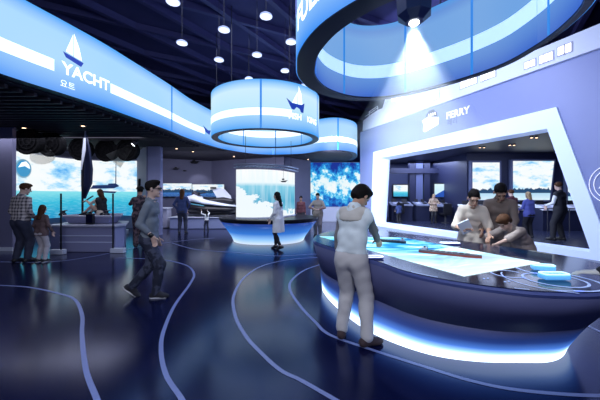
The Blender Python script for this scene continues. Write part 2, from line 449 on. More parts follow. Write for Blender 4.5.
wall_strip('wall_mural', [(.55, 18.2), (3.9, 18.2)], 0, Z0, M_WALLD)

# ------------------------------------------------------------ curved light band
rib = Path(RIB, 1)
def logo_boat(fn, s, parent, dark=M_NAVY):
    flat_on(fn, [[(-.42*s, 0), (-.30*s, -.2*s), (.38*s, -.34*s), (.5*s, -.12*s)]], 'emblem_hull', dark, parent)
    flat_on(fn, [[(-.30*s, .06*s), (.02*s, .0), (.02*s, .95*s), (-.1*s, .6*s)], [(.06*s, -.01*s), (.42*s, -.05*s), (.30*s, .45*s), (.06*s, 1.0*s)]], 'emblem_sail', M_LETTER, parent)
def band(name, label, path, stripes, seams, mat_, zs=(Z0, Z1), stripe_z=(.27, .42), thick=.22, stripe_m=M_STRIPE, parent=None, panel='light_panel', s0=0, s1=None):
    t = parent or thing(name, label, 'light')
    s1 = s1 or path.L[-1]; z0, z1 = zs; H = z1-z0
    b = path.strip(s0, s1, z0+.02, z1-.02, -.012, thick-.012); b.build('housing', M_HOUSE, t)
    path.strip(s0, s1, z0+.025, z1-.025, 0, .01).build(panel, mat_, t, smooth=True)
    for a, c in stripes: path.strip(a, c, z0+stripe_z[0]*H, z0+stripe_z[1]*H, .004, .003).build('stripe', stripe_m, t)
    for d in seams: path.strip(d-.035, d+.035, z0+.03, z1-.03, .006, .005, step=.03).build('seam', M_SEAM, t)
    return t
px = lambda x, rng=None: rib.s_at_px(x, rng=rng)
L_end = rib.L[-1]
sA, sB = px(54, (1, 9)), px(111, (1, 12))
rb = band('ribbon_light_band', 'long wavy blue lit band with a sailboat logo and the word YACHT, round the hall', rib,
          [(0.2, px(54)), (px(110.5), px(205, (6, 13))), (px(206, (6, 14))+.9, L_end-.1)],
          [px(171.5), px(263, (14, 22)), px(338, (14, 30)), 1.2], M_BAND)
sY = px(63)
# lettering follows the band
f1 = lambda d, z: (lambda x, y: rib.place(d, x, y, z, .008))
text_on(f1(px(62), Z0+.43), 'YACHT', .33, M_LETTER, 'lettering', rb)
text_on(f1(px(60), Z0+.16), '요트', .17, M_LETTER, 'small_lettering', rb, False)
logo_boat(f1(px(72.5), Z0+.86), .47, rb)
# far logo (a small dark boat)
g = f1(px(203, (6, 14))+.25, Z0+.62)
flat_on(g, [[(-.28, .1), (.1, -.02), (.3, .02), (.2, -.18), (-.1, -.12)]], 'emblem_hull', M_NAVY, rb)

# ------------------------------------------------------------ ring lights
def ring(name, label, c, ro, ri, stripes, seams, mo, mi, sm=M_STRIPE, outline=None):
    t = thing(name, label, 'ring light', (c[0], c[1], Z0))
    N = 96
    if outline:  # inner outline through control points, counter-clockwise; the outer one a constant width outside it
        P = catmull([(x, y, 0) for x, y in outline], 16, True)
        Lc = Path(P, 1, True); IN = []; OU = []
        k0 = min(range(len(P)), key=lambda i: P[i].x)
        for k in range(N):
            q, n_ = Lc.pos((Lc.L[k0]+Lc.L[-1]*k/N) % Lc.L[-1]); q2, n2 = Lc.pos((Lc.L[k0]+Lc.L[-1]*(k+.6)/N) % Lc.L[-1]); q0, n0 = Lc.pos((Lc.L[k0]+Lc.L[-1]*(k-.6)/N) % Lc.L[-1])
            nn = (n_+n2+n0).normalized(); IN.append(q); OU.append(q+nn*((ro-ri)*(.68-.36*nn.x)))
    else:
        IN = [Vector((c[0]+ri*math.cos(PI+2*PI*k/N), c[1]+ri*math.sin(PI+2*PI*k/N), 0)) for k in range(N)]
        OU = [Vector((c[0]+ro*math.cos(PI+2*PI*k/N), c[1]+ro*math.sin(PI+2*PI*k/N), 0)) for k in range(N)]
    out = Path(OU, 1, closed=True)
    inn = Path([IN[(N//2-k) % N] for k in range(N)], 1, closed=True)
    m = MB(); vs = []; fs = []
    for k in range(N):
        w_ = (OU[k]-IN[k]).normalized()*.015; po, pi_ = OU[k]-w_, IN[k]+w_
        for p_, z in ((po, Z0), (po, Z1), (pi_, Z1), (pi_, Z0)): vs.append((p_.x, p_.y, z))
    for k in range(N):
        a = 4*k; b = 4*((k+1) % N)
        for i in range(4): fs.append((a+i, b+i, b+(i+1) % 4, a+(i+1) % 4))
    m.add(vs, fs).build('housing', M_RIM, t)
    H = Z1-Z0
    out.strip(0, out.L[-1], Z0+.01, Z1-.01, 0, .01).build('outer_light_panel', mo, t, smooth=True)
    inn.strip(0, inn.L[-1], Z0+.03, Z1-.01, 0, .01).build('inner_light_panel', mi, t, smooth=True)
    for a, b in stripes: out.strip(a*out.L[-1], b*out.L[-1], Z0+.27*H, Z0+.42*H, .004, .003).build('stripe', M_STRIPE, t)
    inn.strip(0, inn.L[-1]-.01, Z0+.27*H, Z0+.44*H, .004, .003).build('inner_stripe', sm, t)
    for d in seams: out.strip(d*out.L[-1]-.03, d*out.L[-1]+.03, Z0+.01, Z1-.01, .006, .005, step=.03).build('seam', M_SEAM, t)
    for q in (.02, .14, .27, .39, .52, .64, .77, .89):
        d = q*inn.L[-1]; inn.strip(d-.02, d+.02, Z0+.03, Z1-.01, .006, .005, step=.03).build('inner_seam', M_SEAM, t)
    for k in range(0, N, 16):
        q = (IN[k]+OU[k])/2; MB().tube([(q.x, q.y, Z1-.02), (q.x, q.y, 7.5)], .012, 6).build('hanging_rod', M_DARK, t)
    return t, out, inn
dr, dro, dri = ring('drum_ring_light', 'round lit drum with a galleon logo, hanging over the far round counter', (-1.236, 10.93), 1.925, 1.68, [(.02, .335)], [.255, .45, .9], M_BANDP, M_BANDP)
def s_px(path, X, lo, hi):
    return path.s_at_px(X, rng=(lo*path.L[-1], hi*path.L[-1]))
d1 = s_px(dro, 291, .25, .5)
fd = lambda d, z: (lambda x, y: dro.place(d, x, y, z, .008))
text_on(fd(s_px(dro, 288.5, .2, .5), Z0+.36), 'FISH', .26, M_LETTER, 'lettering', dr)
text_on(fd(s_px(dro, 288.5, .2, .5)+.74, Z0+.36), 'KING', .26, M_LETTER, 'lettering', dr)
g = fd(s_px(dro, 298, .2, .5), Z0+.80)
flat_on(g, [[(-.42, .18), (-.24, -.14), (.22, -.2), (.27, .12), (.12, .04), (-.22, .05)]], 'emblem_hull', M_NAVY, dr)
flat_on(g, [[(-.22, .06), (-.04, .05), (-.02, .42)], [(0, .05), (.18, .06), (.13, .4), (.02, .62)]], 'emblem_sail', M_LETTER, dr)

br, bro, bri = ring('overhead_ring_light', 'huge lit ring hanging above the foreground table, cut by the top edge', (1.85, 4.57), 1.93, 1.63, [(.5, .98)], [.30], M_BAND, M_BANDB, M_STRIPEB,
  [(.25, 4.65), (.28, 4.26), (.44, 3.77), (.68, 3.39), (1.0, 3.08), (1.5, 2.84), (2.1, 2.74), (2.6, 2.84), (2.95, 3.14), (3.12, 3.6), (3.17, 4.1), (3.09, 4.68), (2.68, 5.34), (2.0, 6.0), (1.5, 6.18), (1.0, 6.08), (.52, 5.65), (.28, 5.1)])
for (a, b) in ():
    pass
fb = lambda d, z: (lambda x, y: bro.place(d, x, y, z, .008))
text_on(fb(s_px(bro, 298, .0, .25), Z0+.30), 'FUEL', .42, M_LETTER, 'lettering', br)
g = fb(s_px(bro, 296.5, .0, .2), Z0+.95)
flat_on(g, [[(-.2, .0), (-.15, -.3), (.1, -.35), (.12, .25), (0, .3)]], 'emblem_hull', M_NAVY, br)

# ------------------------------------------------------------ pendants and ceiling spots
pend = None
PP = [(266, 15), (224, 28.7), (182, 42), (257, 54), (219, 59), (291, 41), (285, 70), (249, 78), (304, 85), (173, 0.5)]
PW = ['nearest the big ring', 'second from the big ring', 'above the bend of the wavy band', 'in the middle of the cluster', 'above the drum ring', 'beside the big ring', 'just above the right side of the drum', 'directly behind the top of the drum', 'lowest, between drum and big ring', 'cut by the top edge']
for i, (x, y) in enumerate(PP):
    p = at(x, y, 5.6)
    if pend is None:
        t = thing('pendant_lamp', '', 'lamp', (0, 0, 0))
        MB().lathe([(.02, .05), (.04, .045), (.10, .02), (.135, -.005), (.145, -.03), (.14, -.035)][::-1], n=24).build('lamp_shade', mat('pale_shade', (.55, .6, .8), .3, emit=(.3, .36, .7), strength=.35), t, smooth=False)
        MB().lathe([(.13, -.044), (.13, -.037)], n=24).build('lens', M_PEND, t)
        MB().tube([(0, 0, .09), (0, 0, 1.9)], .006, 6).build('cord', M_DARK, t)
        pend = t
    else: t = copy_tree(pend)
    t.location = p
    tag(t, 'white disc pendant lamp under the dark ceiling, '+PW[i], 'lamp', 'pendant lamps over the hall')
for i, (x, y, w) in enumerate([(176.5, 148, 'near the pale pillar'), (193, 151, 'over the jet ski bay'), (234, 156, 'beside the aquarium screen'), (308, 159, 'before the ocean mural'), (83, 125, 'above the tall sail'), (24, 127, 'above the stage corner')]):
    p = at(x, y, 3.55) if False else Vector(((x-300)/FOC*(FOC*(EYE-3.57)/(y-HOR)), FOC*(EYE-3.57)/(y-HOR), 3.57))
    t = thing('ceiling_spotlight', 'small warm downlight in the low dark ceiling '+w, 'light', p)
    MB().lathe([(.06, -.03), (.07, .03)], p, n=16).build('collar', M_DARK, t); MB().lathe([(.045, -.036), (.045, -.031)], p, n=16).build('lens', M_WARM, t)
# ------------------------------------------------------------ ferry facade with its portal
FO = Vector((7.3, 7.3, 0)); FD = Vector((-.4, 1, 0)); FU = FD.normalized(); FN = Vector((-1, -.4, 0)).normalized()  # FN faces the hall
def fac(t, z, d=0.0):  # point on the facade: t along it, z up, d towards the hall
    return FO+FD*t+Vector((0, 0, z))+FN*d
def fac_px(x, y, d=0.0):
    """pixel to facade coordinates (t, z)"""
    o = FO+FN*d; r = (x-300)/FOC
    t = (o.x-r*o.y)/(r-FD.x); p = o+FD*t
    return t, EYE-(y-HOR)/FOC*p.y
OUT = [(-.27, 0.0), (8.72, 0.0), (8.5, 3.86), (.83, 3.98)]            # (t, z) outer corners: near-bottom, far-bottom, far-top, near-top
ti = .5
INN = [(.02, .17), (8.28, .17), (8.0, 3.42), (.92, 3.46)]
def quad(mb, a, b, c, d): mb.add([a, b, c, d], [(0, 1, 2, 3)], [(0, 0), (1, 0), (1, 1), (0, 1)])
T0, T1, ZT, TH = -3.2, 9.72, 5.15, .5
mb = MB()
o_ = [fac(*p) for p in OUT]; corners = [fac(T0, 0), fac(T1, 0), fac(T1, ZT), fac(T0, ZT)]
for i in (1, 2, 3): quad(mb, corners[i], corners[(i+1) % 4], o_[(i+1) % 4], o_[i])
ob = [p-FN*TH for p in o_]; cb = [p-FN*TH for p in corners]
for i in (1, 2, 3): quad(mb, cb[(i+1) % 4], cb[i], ob[i], ob[(i+1) % 4])
quad(mb, corners[3], corners[2], cb[2], cb[3]); quad(mb, corners[2], corners[1], cb[1], cb[2]); quad(mb, corners[0], corners[3], cb[3], cb[0])
struct(mb.build('wall_facade', M_FACADE))
FRN = [(.14, .18), (8.42, .18), (8.2, 3.50), (1.03, 3.44)]          # front inner edge of the frame
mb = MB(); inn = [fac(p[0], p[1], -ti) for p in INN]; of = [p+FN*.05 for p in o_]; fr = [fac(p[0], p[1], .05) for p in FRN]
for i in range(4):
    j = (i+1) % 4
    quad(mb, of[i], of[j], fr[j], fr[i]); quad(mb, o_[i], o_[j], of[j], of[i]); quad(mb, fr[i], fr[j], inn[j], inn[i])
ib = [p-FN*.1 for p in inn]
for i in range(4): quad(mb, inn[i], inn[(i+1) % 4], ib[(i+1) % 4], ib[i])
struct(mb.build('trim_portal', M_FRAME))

# white ship superstructure standing on the facade
t = thing('ship_superstructure', 'white ferry deckhouse with lit windows along the top of the lavender facade', 'ferry deck', fac(5, ZT))
def slabf(mb, poly, d0, d1):
    mb.slab([fac(a, b, d0) for a, b in poly], FN, d0-d1)
mb = MB(); slabf(mb, [(T0, ZT), (9.35, ZT), (9.3, ZT+.55), (8.6, ZT+.72), (8.0, ZT+.8), (3.0, ZT+.55), (T0, ZT+.62)], .10, -.5); mb.build('lower_deck', M_WHITE, t)
mb = MB(); slabf(mb, [(2.6, ZT+.55), (7.9, ZT+.75), (7.5, ZT+1.5), (2.9, ZT+1.35)], 0, -1.2); mb.build('upper_deck', M_WHITE, t)
mb = MB(); slabf(mb, [(3.6, ZT+1.38), (6.6, ZT+1.45), (5.6, ZT+2.1), (4.2, ZT+2.1)], -.3, -1.0); mb.build('funnel', M_OFFW, t)
mb = MB(); mb.tube([fac(8.9, ZT+.6, 0), fac(8.9, ZT+.95, 0), fac(8.2, ZT+1.05, 0), fac(8.2, ZT+.75, 0)], .02, 6); mb.tube([fac(9.2, ZT+.75, .05), fac(8.1, ZT+.95, .05)], .015, 6); mb.build('railing', M_WHITE, t)
M_WIN = mat('lit_cabin_window', (1, 1, 1), .4, emit=(1, .95, .86), strength=1.25)
def window(x0, x1, yt, yb, n):
    ta, z1 = fac_px(x0, yt, .11); tb, _ = fac_px(x1, yt, .11); _, z0 = fac_px(x0, yb, .11)
    for k in range(n):
        a = ta+(tb-ta)*(k+.08)/n; b = ta+(tb-ta)*(k+.9)/n
        f = MB(); slabf(f, [(a+.03, z0-.03), (b-.03, z0-.03), (b-.03, z1+.03), (a+.03, z1+.03)], .112, .09); w = f.build('window', M_OFFW, t)
        f = MB(); slabf(f, [(a, z0), (b, z0), (b, z1), (a, z1)], .122, .112); f.build('pane', M_WIN, w)
window(557.5, 572, 48, 56, 2); window(539.5, 553, 56.5, 64, 3); window(524.5, 535.5, 63, 69, 2)
window(480.5, 495.5, 75, 81.5, 4); window(460, 477, 82.5, 89, 3)
window(414, 439, 101, 107, 5); window(387, 401, 114.5, 119.5, 4)
def window2(t0, t1, n):
    for k in range(n):
        a = t0+(t1-t0)*(k+.1)/n; b = t0+(t1-t0)*(k+.9)/n
        f = MB(); slabf(f, [(a, ZT+.95), (b, ZT+.95), (b, ZT+1.25), (a, ZT+1.25)], .015, -.01); f.build('window', M_WIN, t)
window2(7.2, 5.3, 6); window2(4.7, 3.2, 5)
# sign on the facade
def ff(x, y, d=.012):  # origin pixel, returns mapper (right, up) in metres along the wall
    tt, z = fac_px(x, y, d)
    return lambda a, b: fac(tt, z+b, d)-FU*a
s = thing('ferry_sign', 'white ferry emblem beside the word FERRY on the lavender facade', 'sign', fac(5.5, 4.5, .01))
M_SIGN = mat('white_sign', (.9, .9, .95), .4, emit=(.9, .92, 1), strength=.6); M_SIGND = mat('dark_sign', (.03, .03, .06), .5)
u = 1.0
g0 = ff(424, 131); g = lambda a, b: g0(a*.78, b*.9)
flat_on(g, [[(-.14, .50), (-.02, .28), (-.07, .02), (.05, -.06), (.95, .12), (1.0, .44), (.3, .60)]], 'emblem_hull', M_SIGN, s)
flat_on((lambda a, b: ff(424, 131, .010)(a*.78, b*.9)), [[(.1, .54), (.16, .72), (.34, .86), (.66, .86), (.88, .66), (.92, .40)]], 'emblem_cabin', M_SIGND, s)
for k in range(4): flat_on(g, [[(.30+.14*k, .60), (.38+.14*k, .585), (.36+.14*k, .72), (.31+.13*k, .73)]], 'cabin_window', M_SIGN, s)
flat_on((lambda a, b: ff(424, 131, .014)(a*.78, b*.9)), [[(.08, .40), (.24, .36), (.22, .31), (.1, .33)]], 'emblem_anchor', M_SIGND, s)
text_on(ff(446, 119.3), 'FERRY', .36, M_SIGN, 'lettering', s)
text_on(ff(447, 125.5), '페리', .26, M_SIGND, 'small_lettering', s, False)
# round line emblem near the picture's edge
s = thing('round_emblem', 'thin white circle emblem on the facade beside the portal', 'sign', fac(-.3, 1.9, .01))
tt, z = fac_px(610, 184, .02)
mb = MB(); c0 = fac(tt, z, .02)
for r in (.39, .30): mb.tube([c0+FU*(r*math.cos(a))+Vector((0, 0, r*1.15*math.sin(a))) for a in [2*PI*k/40 for k in range(40)]], .008, 6, closed=True)
mb.build('circle_line', M_SIGN, s)
mb = MB(); mb.tube([c0+FU*.2+Vector((0, 0, -.1)), c0+FU*.05+Vector((0, 0, .16)), c0-FU*.12+Vector((0, 0, -.08))], .008, 6); mb.build('line_drawing', M_SIGN, s)

# ------------------------------------------------------------ bridge room behind the portal
mb = MB(); mb.prism([(q.x, q.y) for q in (fac(-3.1, 0, -.55), fac(9.6, 0, -.55))]+[(5.2, 20.6), (13.8, 20.6), (13.8, 8)], 0.0, .10)
struct(mb.build('floor_bridge', mat('bridge_floor', (.02, .025, .06), .25)))
mb = MB(); mb.prism([(q.x, q.y) for q in (fac(-3.1, 0, -.52), fac(9.6, 0, -.52))]+[(5.2, 20.6), (13.8, 20.6), (13.8, 8)], 3.72, 3.8)
struct(mb.build('ceiling_bridge', M_BRIDGE))
wall_strip('wall_bridge_near', [(8.45, 20.0), (8.45, 15.2), (13.9, 15.2)], .1, 3.72, M_BRIDGE)
wall_strip('wall_bridge_far', [(5.2, 20.2), (8.5, 20.2)], .1, 3.72, M_COLUMN)
wall_strip('wall_bridge_end', [(3.9, 17.4), (5.2, 20.3)], .1, 3.72, M_BRIDGE)
mb = MB()
mb.box((7.35, 18.6, 1.9), (.42, .3, 3.6)); struct(mb.build('wall_column', M_COLUMN))
mb = MB()
for x in (6.93, 7.82): mb.box((x, 18.62, 1.9), (.36, .36, 3.6))
struct(mb.build('wall_column_dark', M_BRIDGE))
mb = MB(); mb.box((6.9, 18.45, 3.08), (3.9, .3, .30)); mb.build('wall_beam', M_BRIDGE)['kind'] = 'structure'
def panel_screen(name, label, x0, x1, yt, yb, Y, m, group=None, depth=.2, slant=0, seedu=(0, 1), frame=.05, fm=None, cat='screen'):
    a, b = atY(x0, yt, Y), atY(x1, yt, Y); c, d = atY(x1-slant, yb, Y), atY(x0, yb, Y)
    t = thing(name, label, cat, ((a.x+b.x)/2, Y, c.z), 0, group)
    mb = MB(); q = [d+Vector((-frame, 0, -frame)), c+Vector((frame, 0, -frame)), b+Vector((frame, 0, frame)), a+Vector((-frame, 0, frame))]
    mb.slab(q, (0, -1, 0), depth); mb.build('frame', fm or M_BLACK, t)
    mb = MB(); fw = Vector((0, -.012, 0)); mb.slab([d+fw, c+fw, b+fw, a+fw], (0, -1, 0), .01)
    mb.uv = [(seedu[0]+(seedu[1]-seedu[0])*u_, v_) for u_, v_ in mb.uv]
    mb.build('display', m, t); return t
panel_screen('bridge_window_screen', 'tall bright harbour screen behind the cream-clad woman at the table', 472.5, 499.5, 162.5, 200, 15.0, M_SCR_SHIP, 'harbour screens of the bridge room', seedu=(0, .6), frame=.09, fm=M_COLUMN)
panel_screen('bridge_window_screen', 'widest harbour screen, between the man in brown and the man in a black vest', 513, 554, 161, 200, 15.0, M_SCR_SHIP, 'harbour screens of the bridge room', slant=4.5, seedu=(.7, 1.6), frame=.09, fm=M_COLUMN)
panel_screen('bridge_window_screen', 'harbour screen cut by the slanted portal frame, beside the man in a black vest', 568, 598, 166, 203, 15.0, M_SCR_SHIP, 'harbour screens of the bridge room', slant=4, seedu=(1.7, 2.4), frame=.09, fm=M_COLUMN)
panel_screen('wall_display', 'small green-blue display at the far end of the bridge room', 393.5, 411.5, 185, 196.5, 20.0, M_SCR_STAGE, 'far bridge displays', depth=.1)
M_PROW = emission_mat('prow_view_screen', lambda nt, tc, u, v: mixc(nt, math_(nt, 'GREATER_THAN', v, math_(nt, 'SUBTRACT', .62, math_(nt, 'MULTIPLY', math_(nt, 'ABSOLUTE', math_(nt, 'SUBTRACT', u, .5)), 1.0))), (.02, .09, .45), mixc(nt, v, (.5, .8, .95), (.75, .95, 1))), 1.0)
panel_screen('wall_display', 'display showing a blue ship prow, behind the fair-haired woman in fur', 434.5, 457.5, 184, 197, 17.6, M_PROW, 'far bridge displays', depth=.1)
# consoles
def console(x0, x1, yt, Y, label, m=M_CONSOLE, zb=.1, dep=.7):
    a, b = atY(x0, yt, Y), atY(x1, yt, Y); cx = (a.x+b.x)/2; w = b.x-a.x; z = a.z
    t = thing('ship_console', label, 'console', (cx, Y+dep/2, zb), 0, 'bridge consoles')
    mb = MB(); mb.box((cx, Y+dep/2, (z-.12+zb)/2), (w, dep*.8, z-.12-zb)); mb.build('cabinet', M_BRIDGE, t, bevel=.01)
    mb = MB(); R = Matrix.Rotation(math.radians(16), 3, 'X'); mb.box((cx, Y+dep/2-.02, z-.07), (w+.06, dep, .07), R=R); dk = mb.build('desk_top', M_WHITE if m is M_OFFW else m, t, bevel=.01)
    n = max(2, int(w/.55))
    for k in range(n):
        x = cx-w/2+(k+.5)*w/n; mb = MB(); mb.box((x, Y+.32, z-.015), (w/n*.55, .3, .02), R=R); mb.build('instrument', M_BLACK if k % 2 else M_OFFW, t)
        mb = MB(); mb.box((x, Y+.62, z+.12), (w/n*.5, .04, .2), R=Matrix.Rotation(math.radians(-12), 3, 'X')); mb.build('monitor', M_BLACK, t)
    return t
console(499, 541, 206, 13.3, 'pale instrument desk in front of the widest harbour screen', M_OFFW)
console(544, 590, 206, 12.6, 'pale instrument desk in front of the man in a black vest', M_OFFW)
console(466, 496, 206, 13.3, 'pale instrument desk behind the man in brown', M_OFFW)
console(392, 413, 203, 17.3, 'grey instrument desk under the green-blue display')
console(417, 430, 203, 17.3, 'grey instrument desk before the bridge column')
console(437, 452, 204, 16.2, 'grey instrument desk beside the fair-haired woman in fur')
t = thing('handrail', 'thin dark handrail in front of the pale instrument desks', 'rail', (9.7, 12.2, .1))
mb = MB(); a, b = atY(505, 208.5, 12.4), atY(592, 208.5, 11.9); mb.tube([a, b], .022, 8); mb.build('rail', M_DARK, t)
for k in range(5):
    p = a.lerp(b, k/4); mb = MB(); mb.tube([(p.x, p.y, .1), p], .016, 8); mb.build('post', M_DARK, t)
def chair(x, y0, y1, Y, label):
    p = atY(x, y1, Y); h = (y1-y0)/FOC*Y; t = thing('pedestal_chair', label, 'chair', (p.x, Y, .1), 0, 'bridge chairs')
    z0 = .1
    mb = MB(); mb.box((p.x, Y, z0+.48), (.5, .5, .1)); mb.build('seat', M_BLACK, t, bevel=.03)
    mb = MB(); mb.box((p.x, Y-.23, z0+.78), (.48, .09, .55), taper=.85); mb.build('backrest', M_BLACK, t, bevel=.03)
    mb = MB(); mb.lathe([(.2, 0), (.2, .03), (.04, .06), (.035, .44)], (p.x, Y, z0), 16); mb.build('pedestal', M_DARK, t)
chair(445.5, 210, 224, 16.0, 'black pedestal chair to the fair-haired woman\'s side in the bridge room')
chair(399, 208, 222, 17.2, 'black pedestal chair before the green-blue display')
for x, y, w in ((482, 147.5, 'nearest the table couple'), (512, 145, 'over the widest harbour screen'), (534, 137.5, 'close to the slanted frame')):
    Y = FOC*(EYE-3.68)/(y-HOR); X = (x-300)/FOC*Y
    t = thing('twin_downlight', 'pair of small warm lamps in the bridge room ceiling, '+w, 'light', (X, Y, 3.7), 0, 'bridge downlights')
    for s_ in (-1, 1):
        mb = MB(); mb.lathe([(.055, -.03), (.06, .02)], (X+s_*.09, Y, 3.7), 14); mb.build('collar', M_DARK, t)
        mb = MB(); mb.lathe([(.04, -.036), (.04, -.031)], (X+s_*.09, Y, 3.7), 14); mb.build('lens', M_WARM, t)

# ------------------------------------------------------------ foreground table
RIMC = [(2.2, 2.17), (1.9, 2.16), (1.62, 2.22), (1.25, 2.45), (.98, 2.75), (.81, 3.2), (.46, 3.95), (.21, 4.65), (.38, 5.45), (.85, 6.0), (1.45, 5.98), (2.0, 5.35), (2.55, 4.5), (2.98, 3.7), (3.08, 3.2), (2.98, 2.72), (2.65, 2.33)]
BASC = [(2.13, 2.85), (1.68, 2.87), (1.26, 3.02), (.86, 3.43), (.60, 4.0), (.41, 4.75), (.42, 5.33), (.85, 5.75), (1.35, 5.65), (1.9, 5.15), (2.4, 4.4), (2.8, 3.75), (2.86, 3.27), (2.68, 3.02), (2.42, 2.87)]
CT = (1.65, 4.0)
def by_angle(pts, n, c=CT):
    P = catmull([(x, y, 0) for x, y in pts], 12, True); A = []
    an = [math.atan2(p.y-c[1], p.x-c[0]) for p in P]; m = len(P)
    for k in range(n):
        a = -PI+2*PI*(k+.5)/n
        for i in range(m):
            a0, a1 = an[i], an[(i+1) % m]; d = (a1-a0+PI) % (2*PI)-PI; e = (a-a0+PI) % (2*PI)-PI
            if d != 0 and 0 <= e/d < 1 and abs(d) < 1: A.append(P[i].lerp(P[(i+1) % m], e/d)); break
        else: A.append(A[-1])
    return A
NT = 128; RIMP = by_angle(RIMC, NT); BASP = by_angle(BASC, NT)
def rings_mesh(levels, n=NT, cap=True, vs_=None):
    """levels: list of (points, z, v)"""
    mb = MB(); vs = []; uv = []
    for pts, z, v in levels:
        vs += [(p[0], p[1], z) for p in pts]; uv += [(k/n*8, v) for k in range(n)]
    fs = []
    for i in range(len(levels)-1):
        for k in range(n):
            l = (k+1) % n; fs.append((i*n+k, i*n+l, (i+1)*n+l, (i+1)*n+k))
    if cap: fs += [tuple(range(n))[::-1], tuple((len(levels)-1)*n+k for k in range(n))]
    return mb.add(vs, fs, uv)
def mix(A, B, f): return [a.lerp(b, f) for a, b in zip(A, B)]
tb = thing('control_table', 'huge boat-shaped navy table with a glowing foot, nearest the camera', 'table', (CT[0], CT[1], 0))
rings_mesh([(mix(BASP, RIMP, -.02), 0, 0), (mix(BASP, RIMP, .0), .03, .1), (mix(BASP, RIMP, .07), .11, .32), (mix(BASP, RIMP, .17), .20, .55), (mix(BASP, RIMP, .29), .31, .78), (mix(BASP, RIMP, .43), .43, 1)]).build('painted_glow_skirt', M_SKIRT, tb, smooth=True)
rings_mesh([(mix(BASP, RIMP, .43), .431, 0), (mix(BASP, RIMP, .71), .64, 0), (mix(BASP, RIMP, 1.0), .85, 0)]).build('fascia', M_TABLE, tb, smooth=True)
rings_mesh([(mix(BASP, RIMP, 1.0), .851, 0), (mix(BASP, RIMP, 1.02), .875, 0), (mix(BASP, RIMP, 1.01), .893, 0)]).build('rim', mat('rim_blue', (.10, .13, .36), .25), tb, smooth=False)
rings_mesh([(mix(BASP, RIMP, .985), .894, 0), (mix(BASP, RIMP, .985), .900, 0)]).build('glass_top', M_GLASS, tb)
A_, B_ = at(464, 276, .905), at(540, 262.5, .905); dirn = Vector((-.40, .92, 0)).normalized()
C_, D_ = B_+dirn*2.0, A_+dirn*2.7
mb = MB(); mb.slab([A_, B_, C_, D_], (0, 0, 1), .004); mb.uv = [(0, 0), (0, 1), (1, 1), (1, 0)]*2
mb.uv = [(0, 0), (.5, 0), (.5, 1), (0, 1)]*2
mb.build('chart_display', M_CHART, tb)
def arc_light(c, r, a0, a1, w=.010, name='ring_light', m=M_RING):
    P = [(c[0]+r*math.cos(a), c[1]+r*math.sin(a)) for a in [a0+(a1-a0)*k/40 for k in range(41)]]
    p = Path(P); vs = []; mb = MB()
    for i, q in enumerate(P):
        a = a0+(a1-a0)*i/40
        for k in (-w, w): vs.append((c[0]+(r+k)*math.cos(a), c[1]+(r+k)*math.sin(a), .9035))
    mb.add(vs, [(2*i, 2*i+1, 2*i+3, 2*i+2) for i in range(40)]).build(name, m, tb)
c1 = at(554, 280, .9); c2 = at(546, 270, .9); c3 = at(508, 274, .9)
arc_light(c1, .21, 0, 2*PI); arc_light(c1, .30, -1.9, 1.2, .012); arc_light(c2, .23, .6, 4.2); arc_light(c3, .13, .3, 5.2, .009); arc_light(c1, .36, 2.4, 4.4, .006)
for x0, x1, y in ((413, 441, 274), (504, 530, 288.5), (551, 582, 291)):
    pass
P0 = mix(BASP, RIMP, .955)
def rim_dash(xa, xb):
    ks = [k for k in range(NT) if P0[k].y < 2.75 and xa <= 300+FOC*P0[k].x/P0[k].y <= xb]
    if len(ks) < 2: return
    vs = []; mb = MB()
    for k in ks:
        for f in (.955, .975): q = BASP[k].lerp(RIMP[k], f); vs.append((q.x, q.y, .9035))
    mb.add(vs, [(2*i, 2*i+1, 2*i+3, 2*i+2) for i in range(len(ks)-1)]).build('rim_marking', M_RING, tb)
rim_dash(410, 445); rim_dash(500, 532); rim_dash(550, 585)
for x, y in ((484, 279), (488, 278.5), (505, 282), (509, 281.5)):
    mb = MB(); mb.lathe([(.009, 0), (.009, .006)], at(x, y, .9), 10); mb.build('indicator_dot', M_RING, tb)

# ships, glowing blocks on the table
def model_ship(name, label, pa, pb, w, h, hull, deckc, z=.906):
    a, b = Vector(pa), Vector(pb); a.z = b.z = z; L = (b-a).length; d = (b-a).normalized(); n = Vector((-d.y, d.x, 0))
    t = thing(name, label, 'model ship', (a+b)/2)
    def hullm(z0, z1, s0, s1):
        prof = [(0, .55), (.04, .9), (.12, 1), (.8, 1), (.92, .7), (1, .06)]; vs = []; fs = []
        for zz, sc in ((z0, s0), (z1, s1)):
            for x, k in prof: vs.append(a+d*x*L+n*w/2*k*sc+Vector((0, 0, zz)))
            for x, k in prof[::-1]: vs.append(a+d*x*L-n*w/2*k*sc+Vector((0, 0, zz)))
        m = len(prof)*2; fs = [tuple(range(m))[::-1], tuple(range(m, 2*m))]+[(i, (i+1) % m, m+(i+1) % m, m+i) for i in range(m)]
        return MB().add(vs, fs)
    hullm(0, h*.55, .85, 1).build('hull', hull, t); hullm(h*.55, h*.8, 1, 1.02).build('upper_hull', deckc, t)
    Rz = math.atan2(d.y, d.x)
    c = a+d*L*.1; MB().box((c.x, c.y, z+h*1.15), (L*.09, w*.8, h*.7), rz=Rz).build('deckhouse', M_OFFW, t)
    MB().box((c.x, c.y, z+h*1.65), (L*.03, w*.3, h*.45), rz=Rz).build('funnel', M_DARK, t)
    c = a+d*L*.14; MB().tube([(c.x, c.y, z+h*.8), (c.x, c.y, z+h*2.2)], .003, 6).build('mast', M_DARK, t)
    for k in range(7):
        c = a+d*L*(.22+.095*k); MB().box((c.x, c.y, z+h*.86), (L*.06, w*.62, h*.12), rz=Rz).build('hatch', M_DARK, t)
    return t
model_ship('model_tanker', 'red-bottomed model tanker lying on the glowing sea chart', at(419, 252, .906), at(482, 258.5, .906), .09, .042, M_RED, mat('ship_deck_grey', (.12, .10, .13), .5))
